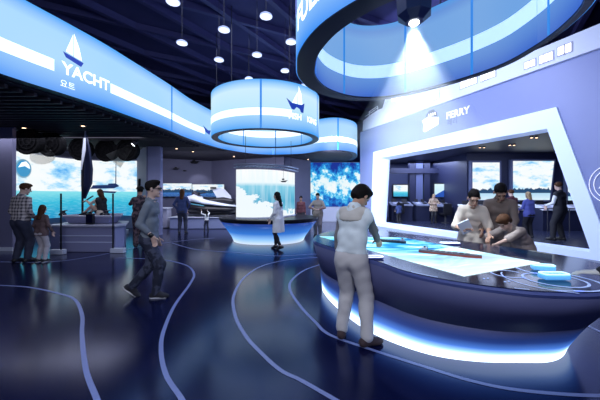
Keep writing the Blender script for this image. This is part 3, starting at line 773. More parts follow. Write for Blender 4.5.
model_ship('model_freighter', 'dark grey model ship near the hand of the man in the pale vest', at(406, 243.5, .906), at(374, 241, .906), .08, .04, M_DARK, M_DARK)
M_ACRYL = mat('glowing_acrylic', (.3, .7, 1), .2, emit=(.05, .32, .85), strength=.7)
M_ACRYLE = mat('bright_acrylic_edge', (.8, .95, 1), .2, emit=(.55, .88, 1), strength=1.1)
def glow_block(x, y, w, d_, h, label, rz, edge=M_ACRYLE, fill=M_ACRYL, name='glowing_block'):
    p = at(x, y, .905); t = thing(name, label, 'control block', p)
    mb = MB(); mb.box((p.x, p.y, .906+h/2), (w, d_, h), rz=rz); mb.build('block', fill, t, bevel=.015)
    R = Matrix.Rotation(rz, 3, 'Z'); mb = MB()
    pts = [Vector(p)+R@Vector((w/2*.97*math.copysign(abs(math.cos(a))**.4, math.cos(a)), d_/2*.97*math.copysign(abs(math.sin(a))**.4, math.sin(a)), 0))+Vector((0, 0, h+.003)) for a in [2*PI*k/36 for k in range(36)]]
    mb.tube(pts, .0055, 6, closed=True); mb.build('edge_light', edge, t)
glow_block(554, 279, .21, .10, .045, 'glowing cyan block on the table nearest the front rim', -.02)
glow_block(543, 270, .18, .08, .045, 'glowing cyan block behind the nearest one on the dark glass', -.3)
M_PLQ = mat('navy_plaque', (.03, .05, .25), .3, emit=(.04, .07, .35), strength=.5)
glow_block(373, 258, .22, .10, .016, 'navy rounded plaque with a white outline by the standing man\'s hand', 0, M_LETTER, M_PLQ, 'outlined_plaque')
glow_block(450, 244, .26, .11, .016, 'navy rounded plaque with a white outline before the woman in cream', -.05, M_LETTER, M_PLQ, 'outlined_plaque')
t = thing('glass_screen', 'small tinted glass upstand on the table beyond the sea chart', 'glass panel', at(470, 241, .9))
M_TINT = mat('tinted_glass', (.02, .06, .14), .05, spec=.6, alpha=.55)
p, q = at(500, 250, .9), at(552, 259, .9)
MB().slab([p, q, q+Vector((0, 0, .05)), p+Vector((0, 0, .05))], (0, -1, 0), .01).build('pane', M_TINT, t)

# projector hanging inside the big ring
c = Vector(BEAM)+Vector((0, 0, .12))
t = thing('projector', 'dark faceted ceiling projector with a bright lens, throwing a beam on the table', 'projector', c)
mb = MB(); mb.lathe([(.13, -.10), (.25, .0), (.27, .34), (.16, .42)], c, 8); mb.build('body', mat('projector_navy', (.012, .014, .06), .4), t)
mb = MB(); mb.lathe([(.07, -.115), (.07, -.10)], c, 20); mb.build('lens', mat('projector_lens', (1, 1, 1), .3, emit=(.9, .96, 1), strength=14), t)
mb = MB(); mb.tube([c+Vector((0, 0, .42)), (c.x, c.y, 7.5)], .03, 8); mb.build('drop_rod', M_DARK, t)
hz = bpy.data.materials.new('thin_haze'); hz.use_nodes = True; nt = hz.node_tree; nt.nodes.clear()
o = nt.nodes.new('ShaderNodeOutputMaterial'); v = nt.nodes.new('ShaderNodeVolumeScatter'); v.inputs['Density'].default_value = .2; v.inputs['Color'].default_value = (.85, .92, 1, 1); v.inputs['Anisotropy'].default_value = .1
nt.links.new(v.outputs[0], o.inputs['Volume'])
mb = MB(); mb.lathe([(1.0, -1.75), (.95, -1.65), (.06, .01)], Vector(BEAM)-Vector((0, 0, .02)), 40)
h = mb.build('beam_haze', hz); tag(h, 'pale haze lit by the projector beam above the table', 'haze', kind='stuff')

# ------------------------------------------------------------ far round counter with the curved screen
AC = (-1.12, 11.0)
def oval(rx, ry, n=96, c=AC, e=2.3): 
    out = []
    for k in range(n):
        a = -PI+2*PI*k/n; ca, sa = math.cos(a), math.sin(a)
        out.append(Vector((c[0]+rx*math.copysign(abs(ca)**(2/e), ca), c[1]+ry*math.copysign(abs(sa)**(2/e), sa), 0)))
    return out
RO, RB = oval(1.80, 1.66, e=2.0), oval(1.26, 1.38)
ct = thing('round_counter', 'far boat-shaped blue counter with a glowing foot, carrying the curved screen', 'counter', (AC[0], AC[1], 0))
rings_mesh([(RB, 0, 0), (mix(RB, RO, .12), .14, .3), (mix(RB, RO, .42), .36, .62), (mix(RB, RO, .9), .68, 1)], 96).build('painted_glow_skirt', M_SKIRT2, ct, smooth=True)
rings_mesh([(mix(RB, RO, .9), .681, 0), (RO, .76, 0), (mix(RB, RO, 1.01), .80, 0), (mix(RB, RO, .97), .81, 0)], 96).build('counter_top', M_BLACK, ct)
t = thing('curved_film_screen', 'tall curved white and aqua screen on the far round counter', 'screen', (-1.2, 10.3, .81))
AP = catmull([(-2.13, 10.0), (-1.72, 9.88), (-1.2, 9.98), (-.66, 10.45), (-.2, 11.5)], 8); ap = Path(AP)
s_ = ap.strip(0, ap.L[-1], .815, 2.45, 0, .05); k = ap.L[-1]; s_.uv = [(u_/k, v_) for u_, v_ in s_.uv]; s_.build('display', M_SCR_AQUA, t, smooth=False)
ap.strip(-0.0, k, .812, .86, .03, .1).build('bottom_frame', M_WHITE, t)
t = thing('canopy_rail', 'thin dark curved truss hanging over the curved aqua screen', 'rail', (-1.2, 9.9, 2.5))
for dz, dd in ((0, .14), (.10, .14), (.05, -.02)):
    MB().tube([tuple(Vector((*(ap.pos(d)[0]+ap.pos(d)[1]*dd).xy, 2.50+dz))) for d in [k*(-.0)+k*i/24 for i in range(25)]], .022, 6).build('rail_tube', M_STEEL, t)
m = MB()
for i in range(24):
    p, n_ = ap.pos(k*i/24); q, n2 = ap.pos(k*(i+1)/24)
    m.tube([(p+n_*.14)+Vector((0, 0, 2.5)), (q+n2*-.02)+Vector((0, 0, 2.55)), (q+n2*.14)+Vector((0, 0, 2.6))], .008, 5)
m.build('bracing', M_DARK, t)
m = MB()
for i in (3, 12, 21):
    p, n_ = ap.pos(k*i/24); m.tube([(p.x, p.y, 2.6), (p.x, p.y, 3.6)], .008, 6)
m.build('hanger', M_DARK, t)
p, n_ = ap.pos(ap.s_at_px(280)); q = p+n_*.15
t = thing('hanging_model_boat', 'tiny dark model boat hanging before the curved aqua screen', 'model boat', (q.x, q.y, 2.05))
MB().add([Vector((q.x+x, q.y+y, 2.08+z)) for x, y, z in ((-.14, 0, .03), (-.09, -.04, 0), (.09, -.04, 0), (.15, 0, .03), (.09, .04, 0), (-.09, .04, 0), (-.06, 0, -.04), (.07, 0, -.04))], [(0, 1, 2, 3, 4, 5), (1, 0, 6), (2, 1, 6, 7), (3, 2, 7), (4, 3, 7), (5, 4, 7, 6), (0, 5, 6)]).build('hull', M_DARK, t)
MB().box((q.x-.01, q.y, 2.14), (.08, .04, .05)).build('cabin', M_DARK, t)
MB().tube([(q.x, q.y, 2.1), (q.x, q.y, 2.485)], .004, 5).build('string', M_DARK, t)

# ocean mural screen at the back
mb = MB(); a, b = 0.62, 3.75
t = thing('ocean_mural_screen', 'big blue and white ocean screen behind the man in the pale vest', 'screen', (2.2, 18.0, .9))
MB().slab([(a, 18.05, .9), (b, 18.05, .9), (b, 18.05, 3.55), (a, 18.05, 3.55)], (0, -1, 0), .05).build('display', M_SCR_MURAL, t)
MB().box((2.2, 18.0, .45), (3.3, .3, .88)).build('plinth', M_OFFW, t)

# ------------------------------------------------------------ jet-ski bay
def wl(x, y, A, B):  # pixel onto the wall line A-B
    A = Vector(A); B = Vector(B); r = (x-300)/FOC; d = B-A
    s = (r*A.y-A.x)/(d.x-r*d.y); p = A+d*s; return Vector((p.x, p.y, EYE-(y-HOR)/FOC*p.y))
WA, WB = (-8.4, 15.96), (-5.2, 17.5)
WC = (-.85, 15.6)
def wall_screen(x0, x1, yt, yb, A, B, label, m, uvr):
    p = [wl(x0, yb, A, B), wl(x1, yb, A, B), wl(x1, yt, A, B), wl(x0, yt, A, B)]
    n = Vector((B[1]-A[1], -(B[0]-A[0]), 0)).normalized(); p = [q+n*.12 for q in p]
    t = thing('wall_screen', label, 'screen', sum(p, Vector())/4, 0, 'wide wall screens')
    MB().slab([q-n*.02 for q in p], n, .09).build('housing', M_BLACK, t)
    mb = MB(); mb.slab(p, n, .018); mb.uv = [(uvr[0], 0), (uvr[1], 0), (uvr[1], 1), (uvr[0], 1)]*2; mb.build('display', m, t)
wall_screen(163, 191.5, 183.5, 196.5, (-8.4, 15.9), (-5.75, 17.1), 'wide white and blue wall screen behind the woman in dark blue', M_SCR_WIDE, (0, 1.2))
wall_screen(193, 224.5, 184.5, 197, (-6.3, 16.7), (-3.9, 16.7), 'wide white and blue wall screen behind the white jet ski', M_SCR_WIDE, (2, 3.3))
for i, (x, y, w) in enumerate([(176, 169, 'small pale'), (194, 162.5, 'dark finned'), (184, 171, 'tiny')]):
    p = wl(x, y, WA, WB)+Vector((.1, -.25, 0)); s_ = (.22, .30, .1)[i]
    t = thing('wall_model_boat', w+' model boat mounted high on the back wall', 'model boat', p)
    MB().add([p+Vector((s_*x_, s_*.4*y_, s_*z_)) for x_, y_, z_ in ((-1, 0, .2), (-.6, -1, .0), (.6, -1, 0), (1.1, 0, .25), (.6, 1, 0), (-.6, 1, 0), (-.5, 0, -.3), (.5, 0, -.3))], [(0, 1, 2, 3, 4, 5), (1, 0, 6), (2, 1, 6, 7), (3, 2, 7), (4, 3, 7), (5, 4, 7, 6), (0, 5, 6)]).build('hull', M_BLACK if i else M_DARK, t)
    MB().box((p.x, p.y, p.z+s_*.22), (s_*.7, s_*.4, s_*.35), taper=.6).build('cabin', M_BLACK, t)
    MB().tube([p+Vector((0, 0, 0)), p+Vector((0, .3, 0))], .02, 6).build('bracket', M_DARK, t)
def jet_ski(loc, rz, s, label, hull=M_WHITE):
    t = thing('jet_ski', label, 'jet ski', loc, rz)
    R = Matrix.Translation(loc)@Matrix.Rotation(rz, 4, 'Z')@Matrix.Scale(s, 4)
    def B(prof, w0):  # side profile loft: list of (x, z_low, z_high, halfwidth)
        vs = []; fs = []
        for x, zl, zh, w in prof:
            for y, z in ((0, zl), (w, zl+(zh-zl)*.35), (w*.9, zl+(zh-zl)*.75), (w*.45, zh), (-w*.45, zh), (-w*.9, zl+(zh-zl)*.75), (-w, zl+(zh-zl)*.35)): vs.append(R@Vector((x, y, z)))
        n = 7
        for i in range(len(prof)-1):
            for k_ in range(n):
                l = (k_+1) % n; fs.append((i*n+k_, i*n+l, (i+1)*n+l, (i+1)*n+k_))
        fs += [tuple(range(n))[::-1], tuple((len(prof)-1)*n+k_ for k_ in range(n))]
        return MB().add(vs, fs)
    B([(-1.4, .25, .5, .42), (-1.0, .12, .55, .52), (0, .05, .60, .58), (.9, .12, .72, .5), (1.4, .3, .74, .3), (1.75, .62, .72, .05)], 1).build('hull', M_BLACK, t, smooth=True)
    B([(-1.4, .5, .56, .44), (-.8, .5, .66, .5), (.2, .55, .85, .5), (.8, .62, 1.12, .42), (1.2, .66, 1.02, .3), (1.8, .70, .78, .05)], 1).build('deck_cowl', hull, t, smooth=True)
    B([(-1.25, .6, .86, .2), (-.7, .6, .98, .2), (-.1, .6, .92, .17), (.35, .7, 1.0, .15)], 1).build('seat', M_BLACK, t, smooth=True)
    MB().tube([R@Vector((.45, -.38, 1.22)), R@Vector((.6, -.15, 1.18)), R@Vector((.6, .15, 1.18)), R@Vector((.45, .38, 1.22))], .035*s, 8).build('handlebar', M_BLACK, t)
    B([(.6, .95, 1.1, .2), (.85, 1.0, 1.32, .16), (.98, 1.0, 1.2, .1)], 1).build('windshield', M_DARK, t)
    MB().tube([R@Vector((.1, .55, .55)), R@Vector((.9, .48, .66))], .03*s, 6).build('side_stripe', M_TEAL, t)
    return t
t = thing('display_plinth', 'long pale plinth under the jet skis in the back bay', 'plinth', (-4.2, 14.8, 0))
MB().box((-4.33, 15.1, .27), (3.6, 2.0, .52)).build('body', mat('pale_blue_plinth', (.30, .34, .55), .4), t, bevel=.02)
MB().box((-4.33, 15.1, .545), (3.7, 2.1, .03)).build('top', M_WHITE, t)
jet_ski((-4.35, 14.6, .565), math.radians(172), .95, 'white and black jet ski leading the group on the pale plinth')
jet_ski((-3.5, 15.75, .565), math.radians(184), .62, 'dark jet ski half hidden behind the white one', M_DARK)
jet_ski((-5.35, 15.7, .565), math.radians(176), .5, 'smaller silver jet ski beside the woman in dark blue', M_OFFW)
# a white sailing dinghy nose raised behind them
t = thing('wakeboard', 'tall white board leaning behind the jet skis', 'board', (-4.1, 15.75, .56))
vs_ = [(-4.6, 15.7, .9), (-4.1, 15.6, 1.0), (-3.6, 15.65, 1.1), (-3.75, 15.8, 1.55), (-4.1, 15.85, 1.92), (-4.55, 15.85, 2.0), (-4.75, 15.8, 1.9), (-4.5, 15.75, 1.5)]
vs_ = [(x_, y_+.40, z_) for x_, y_, z_ in vs_]; MB().slab(vs_, (0, -1, 0), .05).build('board', M_WHITE, t)
MB().box((-4.66, 16.12, 1.98), (.3, .1, .1), rz=.2).build('bindings', M_BLACK, t)
MB().box((-4.2, 16.12, .79), (.5, .12, .46)).build('stand', M_DARK, t)
t = thing('bay_console', 'small white podium beside the woman in dark blue', 'podium', (-6.75, 14.7, 0))
MB().box((-6.75, 14.7, .48), (.7, .5, .92)).build('body', M_OFFW, t, bevel=.02); MB().box((-6.75, 14.65, .97), (.8, .6, .05)).build('top', M_WHITE, t)
# dark exhibits at the counter's far side
t = thing('bay_engine', 'dark outboard engine display between the jet skis and the curved screen', 'engine', (-1.95, 14.6, 0))
MB().box((-1.95, 14.6, .3), (.8, .6, .6)).build('stand', M_OFFW, t); MB().lathe([(.15, 0), (.26, .1), (.28, .45), (.2, .62)], (-1.95, 14.6, .95), 16, 1.1, .8).build('cowl', M_BLACK, t, smooth=True)
MB().box((-1.95, 14.6, .78), (.16, .2, .36)).build('leg', M_DARK, t)

# ------------------------------------------------------------ sailing stage
t = thing('stage_sea_screen', 'long curved screen of bright sea and sky behind the sail', 'screen', (-10, 13, .75))
sp = Path([(p.x+.14, p.y-.16) for p in SCR]); k = sp.L[-1]
s_ = sp.strip(0, k, .62, 3.22, 0, .06, step=.2); s_.uv = [(u_/k*2.2, v_) for u_, v_ in s_.uv]; s_.build('display', M_SCR_STAGE, t, smooth=True)
def on_scr(px_, py_):
    d = sp.s_at_px(px_); p, n_ = sp.pos(d); return d, EYE-(py_-HOR)/FOC*p.y
d, z = on_scr(22.5, 168.5)
def circ(r, n=28): return [(r*math.cos(2*PI*i/n), r*math.sin(2*PI*i/n)) for i in range(n)]
fs_ = lambda d, z, off: (lambda x, y: sp.place(d, x, y, z, off))
flat_on(fs_(d, z, .012), [circ(.36)], 'porthole_border', mat('porthole_ring', (.3, .4, .5), .4, emit=(.25, .5, .62), strength=.6), t)
M_PORT = mat('porthole_view', (.05, .3, .5), .4, emit=(.03, .26, .50), strength=.9)
flat_on(fs_(d, z, .02), [circ(.31)], 'porthole_view', M_PORT, t)
flat_on(fs_(d, z, .026), [[(-.25, .02), (-.1, .22), (.1, .28), (.24, .16), (.28, .0), (.05, .1)]], 'porthole_cloud', M_LETTER, t)
d, z = on_scr(106, 189)
M_SIL = mat('screen_yacht_dark', (.01, .03, .12), .5, emit=(.01, .03, .14), strength=.6)
flat_on(fs_(d, z, .012), [[(-.62, .0), (-.5, .17), (.1, .2), (.12, .26), (.45, .27), (.62, .14), (.35, .03)]], 'yacht_image_hull', M_SIL, t)
flat_on(fs_(d, z, .012), [[(.42, .27), (.47, .27), (.47, 1.95), (.45, 1.95)]], 'yacht_image_mast', M_SIL, t)
flat_on(fs_(d, z, .012), [[(-.35, -.08), (.5, -.12), (.4, -.2), (-.2, -.17)]], 'yacht_image_wake', M_SIL, t)
# platform
st = thing('stage_platform', 'lavender boat-shaped stage box with two pale stripes', 'stage', (-6.0, 9.1, 0))
a, b = at(50, 252, 0), at(117, 249, 0)
mb = MB(); mb.prism([(a.x, 8.42), (-5.16, 8.38), (-5.14, 8.78), (-5.62, 9.7), (-7.25, 9.8)], 0, .70); mb.build('body', mat('stage_lavender', (.30, .31, .52), .5), st, bevel=.02)
mb = MB(); mb.prism([(a.x-.05, 8.36), (-5.12, 8.32), (-5.08, 8.78), (-5.56, 9.76), (-7.3, 9.86)], .70, .76); mb.build('ledge', M_OFFW, st, bevel=.01)
M_ST = mat('stage_stripe', (.7, .75, .95), .5)
for z in (.28, .46): MB().box(((a.x-5.16)/2+.1, 8.40, z), (1.5, .03, .024), rz=-.02).build('stripe', M_ST, st)
hb = thing('cockpit_hull', 'low lavender cockpit hull on the stage platform', 'boat hull', (-6.0, 9.3, .76))
lo = [(-6.75, 8.75), (-5.55, 8.70), (-5.5, 9.0), (-5.75, 9.5), (-6.8, 9.6)]; hi = [(-6.85, 8.66), (-5.42, 8.62), (-5.36, 9.0), (-5.68, 9.6), (-6.9, 9.7)]
mb = MB(); n = 5; mb.add([(x, y, .765) for x, y in lo]+[(x, y, .97) for x, y in hi], [tuple(range(n))[::-1], tuple(range(n, 2*n))]+[(i, (i+1) % n, n+(i+1) % n, n+i) for i in range(n)]); mb.build('body', mat('hull_lavender', (.26, .27, .46), .45), hb, bevel=.02)
mb = MB(); mb.tube([(x, y, .985) for x, y in hi], .03, 8, closed=True); mb.build('gunwale', M_OFFW, hb)
for x, w in ((64, 'near the girl'), (107, 'by the farther glass post')):
    p = atY(x, 217.5, 8.9); t = thing('deck_winch', 'round dark winch on the cockpit hull '+w, 'winch', (p.x, 8.85, 1.04), 0, 'winches')
    MB().lathe([(.10, 0), (.09, .05), (.06, .08), (.07, .12), (.09, .13)], (p.x, 8.85, 1.0), 20).build('drum', M_DARK, t, smooth=False)
    MB().tube([(p.x, 8.85, 1.13), (p.x+.14, 8.85, 1.15)], .014, 6).build('handle', M_STEEL, t)
p = atY(84, 222, 8.25); t = thing('black_display_box', 'small black box fixed in front of the cockpit hull', 'monitor', (p.x, 8.45, .76))
MB().box((p.x, 8.5, .92), (.20, .1, .30)).build('case', M_BLACK, t, bevel=.01); MB().tube([(p.x, 8.52, 1.05), (p.x, 8.52, 1.13)], .02, 8).build('antenna', M_BLACK, t)
MB().box((p.x, 8.445, .93), (.16, .01, .22)).build('screen', M_GLASS, t)
for x, yb, w in ((61, 252, 'beside the girl'), (113, 250.5, 'near the photographing man')):
    p = at(x, yb+2.6, 0); zt = EYE-(193.5-HOR)/FOC*p.y
    t = thing('barrier_post', 'slim dark glass-barrier post in a white foot, '+w, 'post', (p.x, p.y, 0), 0, 'barrier posts')
    MB().tube([(p.x, p.y, .0), (p.x, p.y, zt)], .022, 8).build('pole', M_BLACK, t)
    MB().box((p.x-(.1 if x < 90 else -.12), p.y+.03, .07), (.36, .14, .13)).build('foot', M_WHITE, t, bevel=.01)
# mast and sail
p = atY(82.5, 212, 9.25)
t = thing('sail_rig', 'tall mast with a dark blue sail edged in white, standing in the cockpit', 'sail', (p.x, 9.25, 1.03))
MB().tube([(p.x, 9.25, .99), (p.x, 9.25, 2.2), (p.x+.05, 9.25, 3.56)], [.03, .03, .02], 8).build('mast', M_BLACK, t)
def sailpts(l, r): return [atY(x, y, 9.2) for x, y in l], [atY(x, y, 9.2+dy) for (x, y), dy in zip(r, (.0, .15, .3, .4, .45, .3))]
def sail(l, r, name, m, th=.01):
    n = len(l); rows = []
    for i in range(n):
        A, B = atY(*l[i], 9.2), atY(*r[i], 9.2)
        for k_ in range(7):
            f = k_/6; q = A.lerp(B, f); q.y += .28*math.sin(PI*f)*math.sin(PI*min(1, (i+.3)/n)); rows.append(q)
    vs = rows+[q+Vector((0, th, 0)) for q in rows]; N = len(rows); fs = []
    for i in range(n-1):
        for k_ in range(6):
            a = i*7+k_; fs += [(a, a+1, a+8, a+7), (N+a, N+a+7, N+a+8, N+a+1)]
    for i in range(n-1): fs += [(i*7, i*7+7, N+i*7+7, N+i*7), (i*7+6, N+i*7+6, N+i*7+13, i*7+13)]
    for k_ in range(6): fs += [(k_, N+k_, N+k_+1, k_+1), ((n-1)*7+k_, (n-1)*7+k_+1, N+(n-1)*7+k_+1, N+(n-1)*7+k_)]
    MB().add(vs, fs).build(name, m, t, smooth=True)
sail([(85, 132), (82.5, 150), (81, 170), (81, 185), (82, 199)], [(85.6, 132), (88.5, 150), (90.8, 168), (90.6, 182), (84, 198)], 'sail', mat('dark_blue_sail', (.010, .018, .07), .6))
def sail2():
    l = [(84.6, 131), (82.2, 150), (80.6, 170)]; r = [(85.8, 131), (85.6, 150), (81.6, 170)]
    vs = [atY(*q, 9.12) for q in l+r[::-1]]; MB().slab(vs, (0, -1, 0), .01).build('white_luff_panel', M_WHITE, t)
sail2()
MB().tube([atY(82, 203, 9.15), atY(93, 196, 9.0)], .02, 8).build('boom', M_BLACK, t)
# big round fan lamps under the stage ceiling
M_HOT = mat('hot_spot_lens', (1, 1, 1), .4, emit=(.95, .97, 1), strength=3.5)
for x, y, Y, w, hot in ((27, 141, 10.3, 'over the porthole picture', 0), (50, 144, 11.5, 'with a pale beam, near the stage corner', 1), (80, 149, 13.4, 'behind the sail top', 0), (106, 150.5, 13.3, 'above the yacht picture', 0), (127, 150, 12.9, 'beside the pale pillar', 1)):
    Y = 480/(195-y); p = atY(x, y, Y)
    t = thing('round_stage_fan', 'big black round ceiling fan-lamp '+w, 'stage lamp', p)
    M3 = Matrix.Rotation(math.radians(78), 4, 'X'); r = .36
    mb = MB()
    for r_ in (r, r*.66, r*.33): mb.tube([p+Vector((r_*math.cos(a), 0, r_*math.sin(a))) for a in [2*PI*i/28 for i in range(28)]], .02 if r_ < r else .045, 8, closed=True)
    for i in range(8):
        a = 2*PI*i/8; mb.tube([p+Vector((.06*math.cos(a), 0, .06*math.sin(a))), p+Vector((r*math.cos(a), 0, r*math.sin(a)))], .014, 5)
    mb.build('grille', M_FAN, t)
    mb = MB(); mb.tube([p+Vector((0, .02, 0)), p+Vector((0, .26, 0))], r*.93, 24); mb.build('drum', M_FAN, t)
    mb = MB(); mb.tube([p+Vector((0, .13, r*.8)), (p.x, p.y+.13, 3.6)], .03, 8); mb.build('bracket', M_DARK, t)
    if hot:
        q = p+Vector((-.30 if x < 90 else .30, -.15, .16)); d_ = Vector((.45, -.3, -.6)) if x < 90 else Vector((-.5, -.3, -.6))
        mb = MB(); mb.tube([q-d_*.25, q], [.05, .08], 12); mb.build('spot_head', M_DARK, t); mb = MB(); mb.tube([q, q+d_.normalized()*.01], .07, 12); mb.build('lens', M_HOT, t)
        light('SPOT', 'stage_spot', q+d_*.05, q+d_*4, 60, (.9, .92, 1), spot_size=math.radians(38), spot_blend=.6, shadow_soft_size=.05)
        mb = MB(); u_ = d_.normalized(); hm = mb.tube([q+u_*.02, q+u_*.85], [.06, .30], 20).build('lamp_haze', hz2 if 'hz2' in globals() else hz)
        tag(hm, 'faint beam haze under the fan-lamp '+w, 'haze', kind='stuff')
for x, y in ((140, 181), (144, 186)):
    p = atY(x, y, 12.6 if x < 143 else 12.3)
t = thing('wall_speaker', 'slim black speaker on the wall beside the sea screen', 'speaker', (-7.2, 13.4, 1.9))
MB().box((-7.12, 13.30, 2.05), (.10, .10, .55), rz=-.6).build('case', M_BLACK, t); MB().box((-7.14, 13.24, 2.05), (.06, .03, .45), rz=-.6).build('grille', M_DARK, t)
t = thing('stage_bench', 'low white bench under the sea screen by the photographing man', 'bench', (-7.2, 12.2, 0))
MB().box((-7.75, 12.0, .1), (1.5, .5, .2), rz=.1).build('body', M_WHITE, t, bevel=.02)

# ------------------------------------------------------------ floor inlays
def floor_line(pts, w, lab, wfar=None):
    P = catmull([at(x, y, 0) if len(q) == 0 else q for x, y, *q in pts] if False else [at(x, y, 0) for x, y in pts], 10)
    mb = MB(); vs = []
    for i, p in enumerate(P):
        a = P[max(0, i-1)]; b = P[min(len(P)-1, i+1)]; t_ = (b-a).normalized(); n_ = Vector((-t_.y, t_.x, 0))
        vs += [(p.x+n_.x*w/2, p.y+n_.y*w/2, .003), (p.x-n_.x*w/2, p.y-n_.y*w/2, .003)]
    mb.add(vs, [(2*i, 2*i+1, 2*i+3, 2*i+2) for i in range(len(P)-1)])
    for poly_ in (): pass
    struct(mb.build('floor_inlay', M_LINE))
floor_line([(-40, 284), (0, 285.5), (30, 287.5), (60, 294), (75, 300), (82, 315), (82, 335), (86, 370), (97, 400), (106, 430)], .044, '')
floor_line([(118, 258), (150, 259), (170, 261), (187.5, 266), (194, 274), (190, 284), (175, 305), (164, 330), (161, 350), (166, 375), (182, 400), (196, 430)], .044, '')
floor_line([(330, 257), (295, 259), (265, 265), (245, 277), (234, 295), (235, 315), (245, 335), (260, 352), (280, 370), (300, 380), (330, 397), (360, 415)], .044, '')
floor_line([(322, 264), (305, 270), (292, 280), (290, 290), (300, 306), (315, 322), (330, 335), (375, 351), (425, 367), (475, 382), (525, 391), (600, 396), (660, 392)], .045, '')
floor_line([(580, 322), (600, 332), (640, 352)], .045, '')
floor_line([(0, 262), (50, 262), (90, 257), (120, 251), (150, 245), (190, 240), (215, 238)], .05, '')
floor_line([(172, 243), (185, 247), (200, 250), (240, 253), (275, 256), (320, 254)], .05, '')
# ------------------------------------------------------------ people
def prim(a, b, ra, rb=None, k=.02): return ('c', np.array(a, float), np.array(b, float), ra, ra if rb is None else rb, k)
def ell(c, r, R=None, k=.02): return ('e', np.array(c, float), np.array(r, float), np.array(R if R is not None else np.eye(3), float), k)
def sdf_eval(pr, P):
    if pr[0] == 'c':
        _, a, b, ra, rb, k = pr; d = b-a; L = max(1e-9, d@d); t = np.clip(((P-a)@d)/L, 0, 1)
        return np.linalg.norm(P-a-t[..., None]*d, axis=-1)-(ra+(rb-ra)*t)
    _, c, r, R, k = pr; q = (P-c)@R; k0 = np.linalg.norm(q/r, axis=-1); k1 = np.linalg.norm(q/(r*r), axis=-1)
    return k0*(k0-1)/np.maximum(k1, 1e-9)
def bounds(pr):
    if pr[0] == 'c':
        _, a, b, ra, rb, k = pr; r = max(ra, rb); return np.minimum(a, b)-r, np.maximum(a, b)+r
    _, c, r, R, k = pr; m = r.max(); return c-m, c+m
def surface(prims, vox, cuts=(), subs=(), wrinkle=0, seed=0):
    """one smooth closed skin round the primitives; cuts are half-spaces (point, normal kept side), subs are carved away"""
    lo = np.min([bounds(p)[0] for p in prims], 0)-3*vox; hi = np.max([bounds(p)[1] for p in prims], 0)+3*vox
    n = np.ceil((hi-lo)/vox).astype(int)+1; F = np.full(n, .3, dtype=np.float64)
    ax = [lo[i]+vox*np.arange(n[i]) for i in range(3)]
    def block(l, h):
        i0 = np.clip(np.floor((l-lo)/vox).astype(int), 0, n-1); i1 = np.clip(np.ceil((h-lo)/vox).astype(int)+1, 1, n)
        g = np.stack(np.meshgrid(*[ax[i][i0[i]:i1[i]] for i in range(3)], indexing='ij'), -1)
        return tuple(slice(i0[i], i1[i]) for i in range(3)), g
    for p in prims:
        l, h = bounds(p); pad = .05+p[-1]; sl, g = block(l-pad, h+pad); d = sdf_eval(p, g); f = F[sl]; k = max(p[-1], 1e-4)
        hh = np.clip(.5+.5*(f-d)/k, 0, 1); F[sl] = f*(1-hh)+d*hh-k*hh*(1-hh)
    if wrinkle:
        g = np.stack(np.meshgrid(*ax, indexing='ij'), -1); x, y, z = g[..., 0], g[..., 1], g[..., 2]
        F += wrinkle*(np.sin(31*z+9*x+seed+3*np.sin(11*x+7*y))*.6+np.sin(53*z-37*x+21*y+seed*2)*.4)
    for p in subs:
        l, h = bounds(p); sl, g = block(l-.03, h+.03); F[sl] = np.maximum(F[sl], -sdf_eval(p, g))
    for pt, nr in cuts:
        nr = np.array(nr, float); nr /= np.linalg.norm(nr); g = np.stack(np.meshgrid(*ax, indexing='ij'), -1)
        F = np.maximum(F, -((g-np.array(pt, float))@nr))
    S = F < 0; idx = -np.ones(n-1, dtype=np.int64)
    c = np.zeros(n-1, dtype=np.int32)
    for dx in (0, 1):
        for dy in (0, 1):
            for dz in (0, 1): c += S[dx:n[0]-1+dx, dy:n[1]-1+dy, dz:n[2]-1+dz]
    act = (c > 0) & (c < 8); ids = np.argwhere(act); idx[act] = np.arange(len(ids))
    acc = np.zeros((len(ids), 3)); cnt = np.zeros(len(ids)); corners = [(x, y, z) for x in (0, 1) for y in (0, 1) for z in (0, 1)]
    for a in corners:
        for b in corners:
            if sum(abs(i-j) for i, j in zip(a, b)) != 1 or a > b: continue
            A = ids+np.array(a); B = ids+np.array(b); fa = F[A[:, 0], A[:, 1], A[:, 2]]; fb = F[B[:, 0], B[:, 1], B[:, 2]]
            m = (fa < 0) != (fb < 0); t = np.where(m, fa/np.where(m, fa-fb, 1), 0)
            acc[m] += (A+(B-A)*t[:, None])[m]; cnt[m] += 1
    V = lo+vox*acc/np.maximum(cnt, 1)[:, None]; faces = []
    for axn in range(3):
        o1, o2 = [(1, 2), (2, 0), (0, 1)][axn]; sl0 = [slice(None)]*3; sl1 = [slice(None)]*3
        sl0[axn] = slice(0, n[axn]-1); sl1[axn] = slice(1, n[axn]); e = S[tuple(sl0)] != S[tuple(sl1)]
        E = np.argwhere(e); E = E[(E[:, o1] > 0) & (E[:, o2] > 0) & (E[:, o1] < n[o1]-1) & (E[:, o2] < n[o2]-1)]
        d1 = np.zeros(3, int); d1[o1] = 1; d2 = np.zeros(3, int); d2[o2] = 1
        q = np.stack([idx[tuple((E-d1-d2).T)], idx[tuple((E-d2).T)], idx[tuple(E.T)], idx[tuple((E-d1).T)]], 1)
        flip = ~S[tuple(E.T)]; q[flip] = q[flip][:, ::-1]; faces.append(q)
    Q = np.concatenate(faces); return V, Q
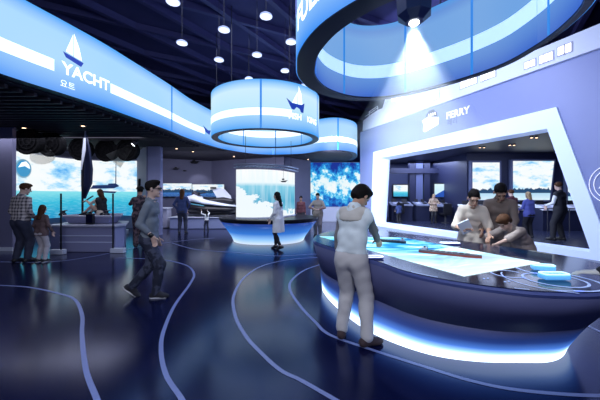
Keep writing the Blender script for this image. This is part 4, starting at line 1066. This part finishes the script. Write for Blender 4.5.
def mesh_from(V, Q, name, m, parent, sc=1.0):
    me = bpy.data.meshes.new(name); V = (V*sc).astype(np.float32)
    me.vertices.add(len(V)); me.vertices.foreach_set('co', V.ravel()); me.loops.add(len(Q)*4); me.loops.foreach_set('vertex_index', Q.astype(np.int32).ravel())
    me.polygons.add(len(Q)); me.polygons.foreach_set('loop_start', np.arange(0, len(Q)*4, 4, dtype=np.int32))
    me.update(calc_edges=True); me.validate(); me.shade_smooth(); me.materials.append(m)
    o = bpy.data.objects.new(name, me); COL.objects.link(o); o.parent = parent; return o

def rot(ax, deg): return np.array(Matrix.Rotation(math.radians(deg), 3, ax))
def unit(v): v = np.array(v, float); return v/np.linalg.norm(v)
def ik(a, t, l1, l2, pole):
    a = np.array(a, float); t = np.array(t, float); d = t-a; L = np.linalg.norm(d); u_ = d/L; L = min(L, (l1+l2)*.998)
    t = a+u_*L; x = (l1*l1-l2*l2+L*L)/(2*L); h = math.sqrt(max(0, l1*l1-x*x)); p = np.array(pole, float); p = p-u_*(p@u_); p = unit(p)
    return a+u_*x+p*h, t
SKIN = mat('skin', (.52, .30, .21), .5, noise=.05); SKIN2 = mat('pale_skin', (.62, .42, .34), .5); SKIN3 = mat('tan_skin', (.40, .22, .15), .5)
HAIRB = mat('black_hair', (.008, .006, .006), .75, spec=.15); HAIRBR = mat('brown_hair', (.07, .03, .015), .75, spec=.15); HAIRBL = mat('fair_hair', (.42, .28, .14), .5)
SHOE = mat('dark_shoe', (.02, .018, .02), .4); LENSM = mat('glasses_frame', (.01, .01, .01), .3); EYEM = mat('eye_dark', (.02, .015, .012), .25); LIP = mat('lip', (.42, .14, .12), .5)
def cloth(name, c, c2=None, kind=None, scale=20, rough=.8):
    m = mat(name, c, rough, noise=.12, nscale=14)
    if kind:
        nt = m.node_tree; b = nt.nodes['Principled BSDF']; tc = nt.nodes.new('ShaderNodeTexCoord'); s = nt.nodes.new('ShaderNodeSeparateXYZ'); nt.links.new(tc.outputs['Object'], s.inputs[0])
        if kind == 'plaid':
            f = []
            for i in (0, 2):
                v = math_(nt, 'FRACT', math_(nt, 'MULTIPLY', s.outputs[i], scale)); f.append(math_(nt, 'GREATER_THAN', v, .55))
            a = math_(nt, 'MULTIPLY', math_(nt, 'ADD', f[0], f[1]), .5)
            r = ramp(nt, a, [(0, c), (.4, tuple((x+y)/2 for x, y in zip(c, c2))), (.8, c2)], 'CONSTANT'); nt.links.new(r.outputs[0], b.inputs['Base Color'])
        else:
            n = nt.nodes.new('ShaderNodeTexNoise'); n.inputs['Scale'].default_value = scale; nt.links.new(tc.outputs['Object'], n.inputs['Vector'])
            r = ramp(nt, n.outputs['Fac'], [(.48, c), (.54, c2)]); nt.links.new(r.outputs[0], b.inputs['Base Color'])
    return m

def person(label, px_, feet, head, face, pose=None, wear=None, vox=.012, skin=None, hair=('short', None), z0=0, group=None, loc=None, H=None, extra=None, base_off=0):
    """face: degrees, 0 looks away from the camera, 90 to the picture's left, -90 to its right, 180 to the camera"""
    P = dict(lean=2, side=0, twist=0, neck=4, yaw=0, roll=0, pelvis=(0, 0, .93), L=(-.23, .02, .86), R=(.23, .02, .86), LF=(-.10, 0), RF=(.10, 0), LFy=6, RFy=-6, Lp=(-.4, -1, 0), Rp=(.4, -1, 0), Lk=(0, 1, 0), Rk=(0, 1, 0), Lh=(0, .1, -1), Rh=(0, .1, -1), curl=22, shoulders=1.0, build=1.0, lift=(0, 0))
    P.update(pose or {}); wear = wear or {}; skin = skin or SKIN
    if loc is None:
        l = at(px_, feet, z0); hp = (feet-head)/FOC*l.y; s = hp/P.get('tall', 1.75)
    else: l = Vector(loc); s = H/1.75
    t = thing('person', label, 'person', l, math.radians(face), group)
    near = vox < .0135
    # ---- skeleton
    Rp = rot('Z', P.get('hipyaw', 0)); pel = np.array(P['pelvis'], float)
    Rc = Rp@rot('Z', P['twist'])@rot('Y', P['side'])@rot('X', -P['lean'])
    Wst = pel+Rp@np.array([0, 0, .12]); C = lambda x, y, z: Wst+Rc@np.array([x, y, z])
    N = C(0, -.012, .415); Rh = Rc@rot('Z', P['yaw'])@rot('Y', P['roll'])@rot('X', -P['neck'])
    Hc = N+Rc@np.array([0, .01, .03])+Rh@np.array([0, .02, .135]); hs = 1.07*P.get('headsize', 1.0); Hd = lambda x, y, z: Hc+Rh@np.array([x, y, z])*hs
    sw = .160*P['shoulders']; J = {}
    for sd, g in (('L', -1), ('R', 1)):
        sh = C(sw*g, 0, .34); el, wr = ik(sh, P[sd], .285, .25, P[sd+'p']); hip = pel+Rp@np.array([.085*g, 0, -.03])
        fx, fy = P[sd+'F'][:2]; lf = P['lift'][0 if sd == 'L' else 1]; ank = np.array([fx, fy, .085+lf]); kn, an = ik(hip, ank, .425, .415, P[sd+'k'])
        J[sd] = dict(sh=sh, el=el, wr=wr, hip=hip, kn=kn, an=an, fd=rot('Z', P[sd+'Fy'])@np.array([0, 1, 0]), pitch=P.get(sd+'pitch', 0))
    b_ = P['build']
    def torso(i, k=.04):  # i: inflation
        return [prim(C(-.08*b_, .002, .24), C(.08*b_, .002, .24), .084*b_+i, k=k), prim(C(-.108*P['shoulders'], -.006, .338), C(.108*P['shoulders'], -.006, .338), .050+i*.8, k=k), prim(C(-.07*b_, .0, .10), C(.07*b_, .0, .10), .088*b_+i, k=k),
                prim(C(-.06*b_, 0, .0), C(.06*b_, 0, .0), .086*b_+i, k=k), prim(pel+Rp@np.array([-.075*b_, -.005, .0]), pel+Rp@np.array([.075*b_, -.005, .0]), .095*b_+i, k=k), prim(C(0, -.005, .36), C(0, -.012, .41), .062+i*.6, k=k)]
    def leg(j, i, i2=None, end=0.0, k=.03):
        i2 = i if i2 is None else i2; e = j['kn']+(j['an']-j['kn'])*(1-end); sh_ = (j['an']-j['kn']); back = -j['fd']*.012
        return [prim(j['hip']+np.array([0, -.015, -.03]), j['kn'], .080*b_+i, .052+i2, k), prim(j['kn'], e, .052+i2, .036+i2, k), prim(j['kn']+sh_*.25+back, j['kn']+sh_*.45+back, .050+i2*.7, .046+i2*.6, k)]
    def arm(j, i, i2=None, frac=1.0, k=.025):
        i2 = i if i2 is None else i2; out = [prim(j['sh'], j['el'], .044+i*.8, .037+i2, k)]
        e = j['el']+(j['wr']-j['el'])*frac
        if frac > 0: out.append(prim(j['el'], e, .037+i2, .037+(.026-.037)*frac+i2, k))
        return out
    def foot(j, i=0, k=.02):
        f = unit(j['fd']+np.array([0, 0, -.0])); up = np.array([0, 0, 1.]); a = math.radians(j['pitch']); f2 = f*math.cos(a)-up*math.sin(a); u2 = up*math.cos(a)+f*math.sin(a)
        an = j['an']; h = an-u2*.045-f2*.045; to = an-u2*.055+f2*.13
        return [prim(an+u2*.02, h, .040+i, .036+i, k), prim(h, to, .034+i, .028+i, k), prim(an+f2*.03-u2*.01, to-f2*.03, .038+i, .030+i, k), prim(to, to+f2*.035, .028+i, .020+i, k)], h, to, u2
    # ---- body
    B = torso(0)+[prim(N-Rc@np.array([0, .01, .03]), Hd(0, -.02, -.05), .052, .050, .02)]
    for j in J.values(): B += leg(j, 0)+arm(j, 0)+foot(j)[0]
    B += [ell(Hd(0, -.008, .025), (.074, .094, .095), Rh, .015), ell(Hd(0, .022, -.045), (.056, .068, .072), Rh, .03)]
    if near:
        B += [prim(Hd(0, .088, .012), Hd(0, .108, -.022), .010, .014, .012), ell(Hd(-.074, -.004, -.008), (.012, .02, .032), Rh, .006), ell(Hd(.074, -.004, -.008), (.012, .02, .032), Rh, .006),
              prim(Hd(-.02, .082, -.056), Hd(.02, .082, -.056), .009, .009, .008), ell(Hd(0, .072, -.098), (.022, .02, .018), Rh, .02), prim(Hd(-.04, .078, .032), Hd(.04, .078, .032), .010, .010, .02)]
    for sd, g in (('L', -1), ('R', 1)):
        j = J[sd]; d = unit(P[sd+'h']); fo = unit(j['wr']-j['el']); 
        nrm = P.get(sd+'n'); nrm = unit(nrm) if nrm is not None else unit(np.cross(d, np.array([0, 1., 0]))*g if abs(d[1]) < .9 else np.array([0, 0, -1.]))
        nrm = unit(nrm-d*(nrm@d)); s_ = np.cross(nrm, d)  # nrm: the way the palm faces
        th = unit(np.array(P.get(sd+'t', (0, 1, .2)))); s_ = s_ if s_@th > 0 else -s_
        w = j['wr']; kk = .010 if near else .016
        for q, (of, ln) in enumerate(((.030, .92), (.010, 1.0), (-.010, .95), (-.029, .76))):
            a0 = w+s_*of*.6+d*.012; kn = w+d*.088+s_*of; B.append(prim(a0, kn, .0150, .0125, .014))
            c_ = math.radians(P['curl']); p0 = kn; ang = c_*.5
            for L_, r_ in ((.040*ln, .0105), (.026*ln, .0095), (.020*ln, .0085)):
                dd = d*math.cos(ang)+nrm*math.sin(ang); p1 = p0+dd*L_; B.append(prim(p0, p1, r_, r_*.93, .003)); p0 = p1; ang += c_
        t0 = w+d*.022+s_*.024; t1 = t0+unit(d*.6+s_*.75+nrm*.3)*.044; t2 = t1+unit(d*.85+s_*.35+nrm*.35)*.032
        B += [prim(w, t0, .019, .016, .012), prim(t0, t1, .0145, .0115, .008), prim(t1, t2, .0115, .0095, .004)]
    V, Q = surface(B, vox); mesh_from(V, Q, 'body', skin, t, s)
    if near:
        for g in (-1, 1):
            m = MB(); e = Hd(.030*g, .078, .008); m.sphere((e[0]*s, e[1]*s, e[2]*s), .0105*s, 10, 8); o = m.build('eye', EYEM, None, smooth=True); o.parent = t
        V, Q = surface([prim(Hd(-.018, .090, -.058), Hd(.018, .090, -.058), .006, .006, .002), prim(Hd(-.008, .094, -.055), Hd(.008, .094, -.055), .007, .007, .004)], .004); mesh_from(V, Q, 'mouth', LIP, t, s)
    # ---- clothes
    wr_ = .0035 if near else .002
    tr = wear.get('trousers')
    if tr:
        m_, end, fit = tr; PT = [p for p in torso(.016)[3:5]]
        for j in J.values(): PT += leg(j, .020+fit, .018+fit*1.1, end)
        PT += [prim(pel+Rp@np.array([g*.07, -.035, -.04]), pel+Rp@np.array([g*.06, -.035, -.06]), .085*b_+.012, k=.04) for g in (-1, 1)]
        V, Q = surface(PT, vox, cuts=[(Wst+Rc@np.array([0, 0, -.03]), -(Rc@np.array([0, 0, 1.])))], wrinkle=wr_, seed=px_ or 1); mesh_from(V, Q, 'trousers', m_, t, s)
    sh_ = wear.get('shoes', SHOE)
    for sd in 'LR':
        if sh_ is None: break
        PT, h, to, u2 = foot(J[sd], .010); V, Q = surface(PT[1:]+[prim(J[sd]['an'], h, .046, .044, .02)], vox, cuts=[(h-u2*.038, u2), ] ); so = mesh_from(V, Q, 'shoe', sh_, t, s)
        if wear.get('sole'):
            V, Q = surface([prim(h-u2*.028, to-u2*.022, .046, .040, .01)], vox*.8, cuts=[(h-u2*.040, u2), (h-u2*.018, -u2)]); so2 = mesh_from(V, Q, 'sole', wear['sole'], t, s); so2.parent = so
    for nm in ('shirt', 'vest', 'jacket', 'coat', 'dress'):
        if nm not in wear: continue
        g_ = dict(inf=.018, sleeve=1.0, hem=-.10, flare=0, cuff=.010); g_.update(wear[nm][1]); i = g_['inf']
        PT = torso(i)
        if g_['sleeve'] is not None:
            for j in J.values():
                if g_['sleeve'] >= 1: PT += arm(j, i, g_['cuff'], .93)
                elif g_['sleeve'] > .5: PT += arm(j, i, g_['cuff']+.004, (g_['sleeve']-.5)*2)
                else: PT += [prim(j['sh'], j['sh']+(j['el']-j['sh'])*g_['sleeve']*2, .050+i, .046+i, .025)]
        else: PT += [prim(C(g*(sw-.012), 0, .335), C(g*sw, 0, .30), .05+i*.8, k=.03) for g in (-1, 1)]
        hem = g_['hem']
        if hem < -.08:
            fl = g_['flare']; PT += [prim(pel+Rp@np.array([-.075, 0, 0]), pel+Rp@np.array([-.075-fl, 0, hem]), .098+i, .10+i+fl, .04), prim(pel+Rp@np.array([.075, 0, 0]), pel+Rp@np.array([.075+fl, 0, hem]), .098+i, .10+i+fl, .04)]
        if hem > -.2:
            cutp = Wst+Rc@np.array([0, 0, hem-.12]); cn = unit(Rc@np.array([0, 0, 1.])*.5+Rp@np.array([0, 0, 1.])*.5)
        else: cutp = pel+np.array([0, 0, hem]); cn = np.array([0, 0, 1.])
        cuts = [(cutp, cn)]; 
        subs = [ell(N+Rc@np.array([0, .034, .045]), (.060, .078, .095), Rc)]
        V, Q = surface(PT, vox, cuts=cuts, subs=subs, wrinkle=wr_, seed=(px_ or 1)*.7); go = mesh_from(V, Q, nm, wear[nm][0], t, s)
        if g_.get('collar') is not None:
            V, Q = surface([prim(C(x1, y1, .405), C(x2, y2, .42), .017, .014, .01) for x1, y1, x2, y2 in ((-.065, -.01, -.03, -.07), (-.03, -.07, .03, -.07), (.03, -.07, .065, -.01), (.065, -.01, .035, .065), (-.065, -.01, -.035, .065))], min(vox, .01)); c_ = mesh_from(V, Q, 'collar', g_['collar'], t, s); c_.parent = go
    if 'skirt' in wear:
        m_, ln = wear['skirt']; V, Q = surface([prim(pel+np.array([g*.07, 0, .04]), pel+np.array([g*.10, 0, -ln]), .115, .13, .05) for g in (-1, 1)], vox, cuts=[(pel+np.array([0, 0, -ln]), (0, 0, 1)), (Wst, (0, 0, -1))]); mesh_from(V, Q, 'skirt', m_, t, s)
    # ---- hair
    st, hm = hair; hm = hm or HAIRB
    if st:
        HP = [ell(Hd(0, -.018, .040), (.084, .100, .094), Rh, .02)]
        facec = [ell(Hd(0, .098, -.042), (.074, .078, .095), Rh)]; cuts = []
        if st in ('short', 'cap', 'hat'): cuts = [(Hd(0, -.03, -.055), Rh@unit([0, .35, 1.]))]
        if st == 'full':
            HP = [ell(Hd(0, -.022, .038), (.094, .112, .102), Rh, .02), ell(Hd(0, -.07, -.03), (.075, .06, .07), Rh, .03), ell(Hd(.02, .04, .085), (.06, .055, .04), Rh, .03)]; cuts = [(Hd(0, -.03, -.085), Rh@unit([0, .25, 1.]))]
        if st == 'swept': HP += [ell(Hd(.01, .035, .100), (.060, .065, .035), Rh, .03)]; cuts = [(Hd(0, -.03, -.05), Rh@unit([0, .4, 1.]))]
        if st == 'long': 
            hl = P.get('hairlen', .32); down = unit(Rc@np.array([0, -.25, -1])); HP += [prim(Hd(g, -.055, -.03), Hd(g, -.065, -.05)+down*hl, .050, .030, .03) for g in (-.035, 0, .035)]+[prim(Hd(.07*g, -.02, .0), Hd(.07*g, -.03, -.12), .024, .018, .03) for g in (-1, 1)]
        if st == 'bun': HP += [ell(Hd(0, -.10, .05), (.04, .04, .04), Rh, .01)]; cuts = [(Hd(0, -.03, -.05), Rh@unit([0, .35, 1.]))]
        if st == 'bob': HP += [prim(Hd(.065*g, -.02, .0), Hd(.062*g, -.02, -.10), .030, .025, .03) for g in (-1, 1)]+[prim(Hd(0, -.06, 0), Hd(0, -.06, -.1), .06, .05, .03)]
        V, Q = surface(HP, min(vox, .012), cuts=cuts, subs=facec, wrinkle=.0035, seed=2); mesh_from(V, Q, 'hair', hm, t, s)
        if st == 'hat':
            V, Q = surface([ell(Hd(0, -.012, .085), (.095, .112, .062), Rh, .01), ell(Hd(0, .01, .062), (.125, .15, .014), Rh, .01)], min(vox, .012)); mesh_from(V, Q, 'hat', wear.get('hatm', HAIRB), t, s)
    if P.get('glasses'):
        g_ = []
        for q in (-1, 1):
            c_ = [Hd(q*.032+.024*math.cos(a), .100, .006+.018*math.sin(a)) for a in [2*PI*i/14 for i in range(14)]]
            g_ += [prim(c_[i], c_[(i+1) % 14], .0045, k=.001) for i in range(14)]+[prim(Hd(q*.056, .100, .01), Hd(q*.078, .0, .005), .0045, k=.001)]
        g_.append(prim(Hd(-.01, .102, .008), Hd(.01, .102, .008), .0045, k=.001)); V, Q = surface(g_, .0035); mesh_from(V, Q, 'glasses', LENSM, t, s)
    if extra: extra(t, s, dict(C=C, Hd=Hd, J=J, pel=pel, N=N))
    return t
def worldpt(t, s, p):
    return Vector(t.location)+Matrix.Rotation(t.rotation_euler.z, 3, 'Z')@(Vector(p)*s)

NV = .011; MV = .0145; FV = .019
WHITE_SOLE = mat('white_sole', (.8, .8, .82), .5)
c_plaid = cloth('plaid_shirt', (.62, .56, .55), (.06, .05, .07), 'plaid', 13); c_jean = cloth('dark_jeans', (.035, .04, .075)); c_jeanb = cloth('washed_jeans', (.018, .022, .045), (.06, .07, .12), 'blotch', 9)
c_brown = cloth('brown_cardigan', (.13, .08, .08)); c_pale = cloth('pale_trousers', (.55, .50, .52)); c_shirtb = cloth('blue_grey_shirt', (.17, .20, .24)); c_navy = cloth('navy_jacket', (.03, .05, .16))
c_white = cloth('white_cotton', (.86, .87, .87)); c_vest = cloth('pale_denim_vest', (.72, .80, .84)); c_sleeve = cloth('grey_sleeve', (.20, .19, .20)); c_sand = cloth('sand_yoke', (.55, .52, .48)); c_greyt = cloth('light_grey_trousers', (.56, .54, .55))
c_cream = cloth('cream_blouse', (.66, .56, .47)); c_kh = cloth('brown_long_sleeve', (.20, .15, .13)); c_kid = cloth('child_grey_brown', (.30, .24, .22)); c_fur = cloth('fur_coat', (.55, .42, .32), (.30, .20, .14), 'blotch', 16)
c_black = cloth('black_cloth', (.015, .015, .022)); c_maroon = cloth('dark_red_jumper', (.10, .025, .035)); c_blue = cloth('blue_jumper', (.10, .12, .42)); c_floral = cloth('dark_flowered_jacket', (.02, .015, .025), (.12, .075, .085), 'blotch', 13)
c_tan = cloth('tan_coat', (.36, .30, .25)); c_tan2 = cloth('grey_brown_trousers', (.22, .19, .18)); c_red = cloth('red_top', (.25, .03, .04))

# foreground man with the pale vest, his hand over the chart
def vest_yoke(t, s, k):
    C = k['C']; V, Q = surface([prim(C(-.115, -.008, .345), C(.115, -.008, .345), .078, k=.02), prim(C(-.05, .0, .27), C(.05, .0, .27), .124, k=.02)], NV, cuts=[(C(0, -.04, .29), C(0, -.55, 1)-C(0, 0, 0))]); mesh_from(V, Q, 'yoke', c_sand, t, s)
person('man in pale blue vest and light grey trousers reaching over the glowing table', 349, 337.5, 183, -30,
       dict(tall=1.715, lean=9, neck=32, yaw=-12, twist=-14, pelvis=(.03, .0, .915), L=(-.17, .06, .78), Lp=(-.6, -.8, 0), Lh=(.1, .25, -1), R=(.20, .50, .985), Rp=(.5, -.3, -.8), Rh=(-.1, .9, -.42), Rn=(0, -.3, -1), Rt=(-1, .2, .2), LF=(-.08, -.02), RF=(.23, -.08), LFy=18, RFy=-42, curl=28, shoulders=1.03, build=.98),
       dict(trousers=(c_greyt, .03, .010), shirt=(c_sleeve, dict(inf=.010, cuff=.010, hem=.04)), vest=(c_vest, dict(inf=.024, sleeve=None, hem=.03, collar=c_sand)), shoes=cloth('dark_brown_shoe', (.05, .03, .035))), NV, SKIN, ('full', None), extra=vest_yoke)
# walking man with glasses
def watch(t, s, k):
    j = k['J']['R']; p = j['el']+(j['wr']-j['el'])*.9; d = unit(j['wr']-j['el']); V, Q = surface([prim(p-d*.008, p+d*.008, .036)], .008); mesh_from(V, Q, 'wristwatch', LENSM, t, s)
person('young man in glasses, blue-grey shirt and patchy jeans striding across the floor', 150, 297, 182, -82,
       dict(tall=1.72, lean=3, neck=-2, yaw=4, pelvis=(0, -.0, .915), L=(-.21, .04, .86), R=(.20, .10, .93), Lp=(-.2, -1, 0), Rp=(.2, -1, 0), Lh=(0, .2, -1), Rh=(-.15, .3, -1), RF=(.06, .10), LF=(-.07, -.28), lift=(.06, 0), Lpitch=38, Rk=(0, 1, 0), LFy=2, RFy=-4, glasses=1, curl=35, build=.93, shoulders=.98),
       dict(trousers=(c_jeanb, .02, .006), shirt=(c_shirtb, dict(inf=.02, sleeve=.80, hem=-.05, collar=c_shirtb)), shoes=cloth('black_sneaker', (.02, .02, .03)), sole=WHITE_SOLE), NV, SKIN2, ('swept', None), extra=watch)
# father and girl
person('bearded man in a black and white plaid shirt and dark jeans watching the sailing stage', 21, 262, 183, -8,
       dict(neck=16, yaw=-25, L=(-.20, .14, .92), R=(.22, .14, .93), Lh=(.3, .5, -.6), Rh=(-.3, .5, -.6), LF=(-.13, 0), RF=(.13, .03), LFy=14, RFy=-16, build=1.06, shoulders=1.08),
       dict(trousers=(c_jean, .02, .012), shirt=(c_plaid, dict(inf=.026, sleeve=.82, hem=-.06, collar=c_plaid))), NV, SKIN2, ('swept', HAIRBR))
person('long-haired girl in a brown cardigan and pale trousers beside the plaid-shirted man', 41.5, 262, 205, -5,
       dict(tall=1.75, neck=4, build=.92, shoulders=.9, L=(-.24, .10, .90), R=(.24, .14, .92), hairlen=.26),
       dict(trousers=(c_pale, .05, .004), shirt=(c_brown, dict(inf=.024, sleeve=1, hem=-.12)), shoes=SHOE, sole=WHITE_SOLE), NV, SKIN2, ('long', HAIRBR))
# photographing man
def phone(t, s, k):
    j = k['J']['L']; w = j['wr']+np.array([.06, .10, .06]); m = MB(); m.box(tuple(w*s), (.15*s, .012*s, .085*s)); o = m.build('phone', M_BLACK); o.parent = t
person('black-hatted person in dark flowered clothes holding up a camera before the sea screen', 140, 247, 187, 22,
       dict(neck=2, L=(-.12, .36, 1.40), R=(.10, .36, 1.40), Lp=(-.8, 0, -.8), Rp=(.8, 0, -.8), Lh=(.2, .4, .6), Rh=(-.2, .4, .6), Ln=(0, 1, 0), Rn=(0, 1, 0), LF=(-.11, 0), RF=(.12, 0), build=1.08),
       dict(trousers=(c_floral, .02, .022), jacket=(c_floral, dict(inf=.03, hem=-.16))), MV, SKIN3, ('hat', None), extra=phone)
# sailor on the stage
person('seated woman in pale top and dark trousers steering on the cockpit hull', None, 0, 0, 78,
       dict(pelvis=(0, 0, .12), lean=8, neck=2, L=(-.14, .50, .52), R=(.14, .48, .46), Lp=(-.5, 0, -1), Rp=(.5, 0, -1), Lh=(0, 1, 0), Rh=(0, 1, 0), LF=(-.09, .68), RF=(.09, .62), Lk=(0, .3, 1), Rk=(0, .3, 1), build=.95, shoulders=.95, hairlen=.18),
       dict(trousers=(c_black, .02, .006), shirt=(c_cream, dict(inf=.02, sleeve=1, hem=-.10)), vest=(c_black, dict(inf=.030, sleeve=None, hem=-.06))), MV, SKIN2, ('long', HAIRBR), loc=(-6.0, 9.1, .975), H=1.5)
# by the jet skis
person('long-haired woman in a dark blue jacket standing before the jet skis', 182, 233.5, 189, 10,
       dict(neck=6, L=(-.19, .06, .94), R=(.19, .06, .94), Lp=(-1, -.6, 0), Rp=(1, -.6, 0), LF=(-.10, 0), RF=(.14, .02), hairlen=.22, build=.98), dict(trousers=(c_jean, .02, .004), jacket=(c_navy, dict(inf=.028, hem=-.12))), MV, SKIN2, ('long', HAIRBR))
person('small child in white top with both arms thrown up beside the jet skis', 206.5, 231, 209, 40,
       dict(tall=1.90, neck=-14, L=(-.36, .18, 1.72), R=(.20, .30, 1.70), Lp=(-1, 0, 0), Rp=(1, 0, 0), Lh=(-.3, .2, 1), Rh=(.2, .2, 1), LF=(-.17, 0), RF=(.15, 0), build=1.05), dict(trousers=(c_jean, .05, .01), shirt=(c_white, dict(inf=.024, sleeve=1, hem=-.08))), FV, SKIN2, ('long', HAIRB))
# woman in white coat
person('black-haired woman in a knee-length white coat and black leggings before the round counter', 278.5, 249.5, 192, 62,
       dict(tall=1.75, neck=8, L=(-.20, .18, .94), R=(.18, .22, .92), LF=(-.05, -.10), RF=(.07, .14), Lpitch=20, Rpitch=8, lift=(.03, .01), hairlen=.26, build=.90, shoulders=.94),
       dict(trousers=(c_black, .0, -.010), coat=(c_white, dict(inf=.030, hem=-.40, flare=.012))), NV, SKIN2, ('long', None))
# two at the round counter's far side
def bag(t, s, k):
    p = k['pel']; V, Q = surface([prim(p+np.array([.19, -.10, .0]), p+np.array([.19, -.12, .14]), .085, .07, .03)], .014); mesh_from(V, Q, 'bag', M_BLACK, t, s)
person('person in tan coat and grey trousers with a dark shoulder bag near the ocean screen', 318, 236.5, 193, 165,
       dict(neck=12, L=(-.10, .26, 1.10), R=(.12, .26, 1.12), Lp=(-1, 0, -.5), Rp=(1, 0, -.5), Lh=(.6, .4, 0), Rh=(-.6, .4, 0), build=.98), dict(trousers=(c_tan2, .02, .012), shirt=(c_red, dict(inf=.02, hem=-.05)), coat=(c_tan, dict(inf=.03, hem=-.12))), MV, SKIN2, ('short', None), extra=bag)
person('dark-clad person behind the far tip of the round counter', 301, 229.5, 196, 175, dict(neck=8), dict(trousers=(c_black, .02, .01), shirt=(c_maroon, dict(inf=.02, hem=-.08))), FV, SKIN3, ('short', None))
# the three behind the table
def notebook(t, s, k):
    j = k['J']['R']; w = j['wr']+np.array([-.03, .07, .05]); m = MB(); m.box(tuple(w*s), (.17*s, .02*s, .22*s), R=Matrix.Rotation(.5, 3, 'Y')@Matrix.Rotation(-.5, 3, 'X')); o = m.build('booklet', M_WHITE); o.parent = t
person('smiling woman in a cream short-sleeved blouse with a white booklet behind the glowing table', None, 0, 0, 160,
       dict(lean=20, neck=16, yaw=0, pelvis=(0, -.10, .90), L=(-.18, .30, .95), R=(.18, .27, 1.04), Lp=(-.5, -.4, -1), Rp=(.5, -.4, -1), Lh=(.4, .8, -.3), Rh=(-.7, .5, .2), LF=(-.1, -.05), RF=(.1, -.05), build=.88, shoulders=.9, headsize=1.08), 
       dict(trousers=(c_tan2, .02, .012), shirt=(c_cream, dict(inf=.024, sleeve=.5, hem=-.12, flare=.01, collar=c_cream))), .010, SKIN, ('bun', HAIRB), loc=(2.84, 4.95, 0), H=1.77, extra=notebook)
person('dark-haired man in a brown long-sleeved top leaning over the child at the table', None, 0, 0, 145,
       dict(lean=24, neck=24, yaw=10, pelvis=(0, -.12, .93), L=(-.14, .36, .97), R=(.22, .30, .97), Lp=(-.6, -.4, -.8), Rp=(.6, -.4, -.8), Lh=(.1, .8, -.6), Rh=(-.1, .8, -.6), build=.92, shoulders=.98, headsize=1.06),
       dict(trousers=(c_tan2, .02, .012), shirt=(c_kh, dict(inf=.024, sleeve=1, hem=-.12, collar=c_kh))), .010, SKIN3, ('swept', None), loc=(3.30, 4.95, 0), H=1.88)
person('child bent forward over the table, pointing at the glowing chart', None, 0, 0, 108,
       dict(lean=50, neck=-2, pelvis=(0, -.16, .92), L=(-.08, .66, 1.02), R=(.20, .40, 1.00), Lp=(-.4, -.6, -.5), Rp=(1, -.2, 0), Lh=(0, .8, -.7), Rh=(0, .9, -.2), curl=12, build=.98, shoulders=.95),
       dict(trousers=(c_tan2, .02, .006), shirt=(c_kid, dict(inf=.022, sleeve=.5, hem=-.10))), .010, SKIN2, ('full', HAIRBR), loc=(3.22, 4.46, 0), H=1.50)
# in the bridge room
person('fair-haired woman in a pale fur coat standing in the bridge room', 433.5, 223, 194, 178, dict(neck=10, L=(-.08, .2, 1.16), R=(.08, .2, 1.14), Lp=(-1, 0, -.4), Rp=(1, 0, -.4), Lh=(.6, .3, .3), Rh=(-.6, .3, .3), hairlen=.14), dict(trousers=(c_black, .02, .002), coat=(c_fur, dict(inf=.05, hem=-.22, flare=.01))), FV, SKIN2, ('long', HAIRBL), z0=.1)
person('child at the desk under the green-blue display, seen from behind', 399, 223.5, 202, 8, dict(L=(-.2, .3, 1.1), R=(.2, .3, 1.1)), dict(trousers=(c_black, .02, .01), shirt=(c_navy, dict(inf=.03, hem=-.12))), FV, SKIN2, ('bob', HAIRB), z0=.1)
person('person in a dark red jumper at the instrument desk beside the blue-jumpered woman', 512, 237, 189.5, 5, dict(L=(-.2, .32, 1.05), R=(.2, .32, 1.05)), dict(trousers=(c_black, .02, .01), shirt=(c_maroon, dict(inf=.026, hem=-.12))), MV, SKIN2, ('short', HAIRBR), z0=.1)
person('fair-haired woman in a blue jumper and black trousers at the instrument desk', 529, 237.5, 192, 8, dict(L=(-.18, .28, 1.05), R=(.18, .28, 1.05), hairlen=.12, build=1.02), dict(trousers=(c_black, .02, .012), shirt=(c_blue, dict(inf=.03, hem=-.13))), MV, SKIN2, ('long', HAIRBL), z0=.1)
person('man in white shirt and black vest standing astride at the bridge room handrail', 560, 240, 182, 20, dict(neck=6, L=(-.20, .26, 1.04), R=(.20, .24, 1.04), LF=(-.24, .05), RF=(.12, 0), build=1.02, shoulders=1.05), dict(trousers=(c_black, .02, .014), shirt=(c_white, dict(inf=.018, sleeve=1, hem=-.08)), vest=(c_black, dict(inf=.030, sleeve=None, hem=-.12))), MV, SKIN2, ('short', HAIRBR), z0=.1)
# visitor whose pale glove reaches into the frame from the right edge
person('black-sleeved visitor whose pale gloved hand reaches in over the table', None, 0, 0, 60,
       dict(lean=42, neck=5, pelvis=(0, -.03, .92), L=(-.08, .68, .95), R=(.24, .2, .86), Lp=(-.6, -.5, -.6), Lh=(.05, 1, -.10), Ln=(0, 0, -1), Lt=(1, .2, 0), curl=14), dict(trousers=(c_black, .02, .01), jacket=(c_black, dict(inf=.024, hem=-.14, cuff=.012))), NV, cloth('pale_glove', (.75, .74, .70)), ('short', None), loc=(2.95, 2.12, 0), H=1.76)
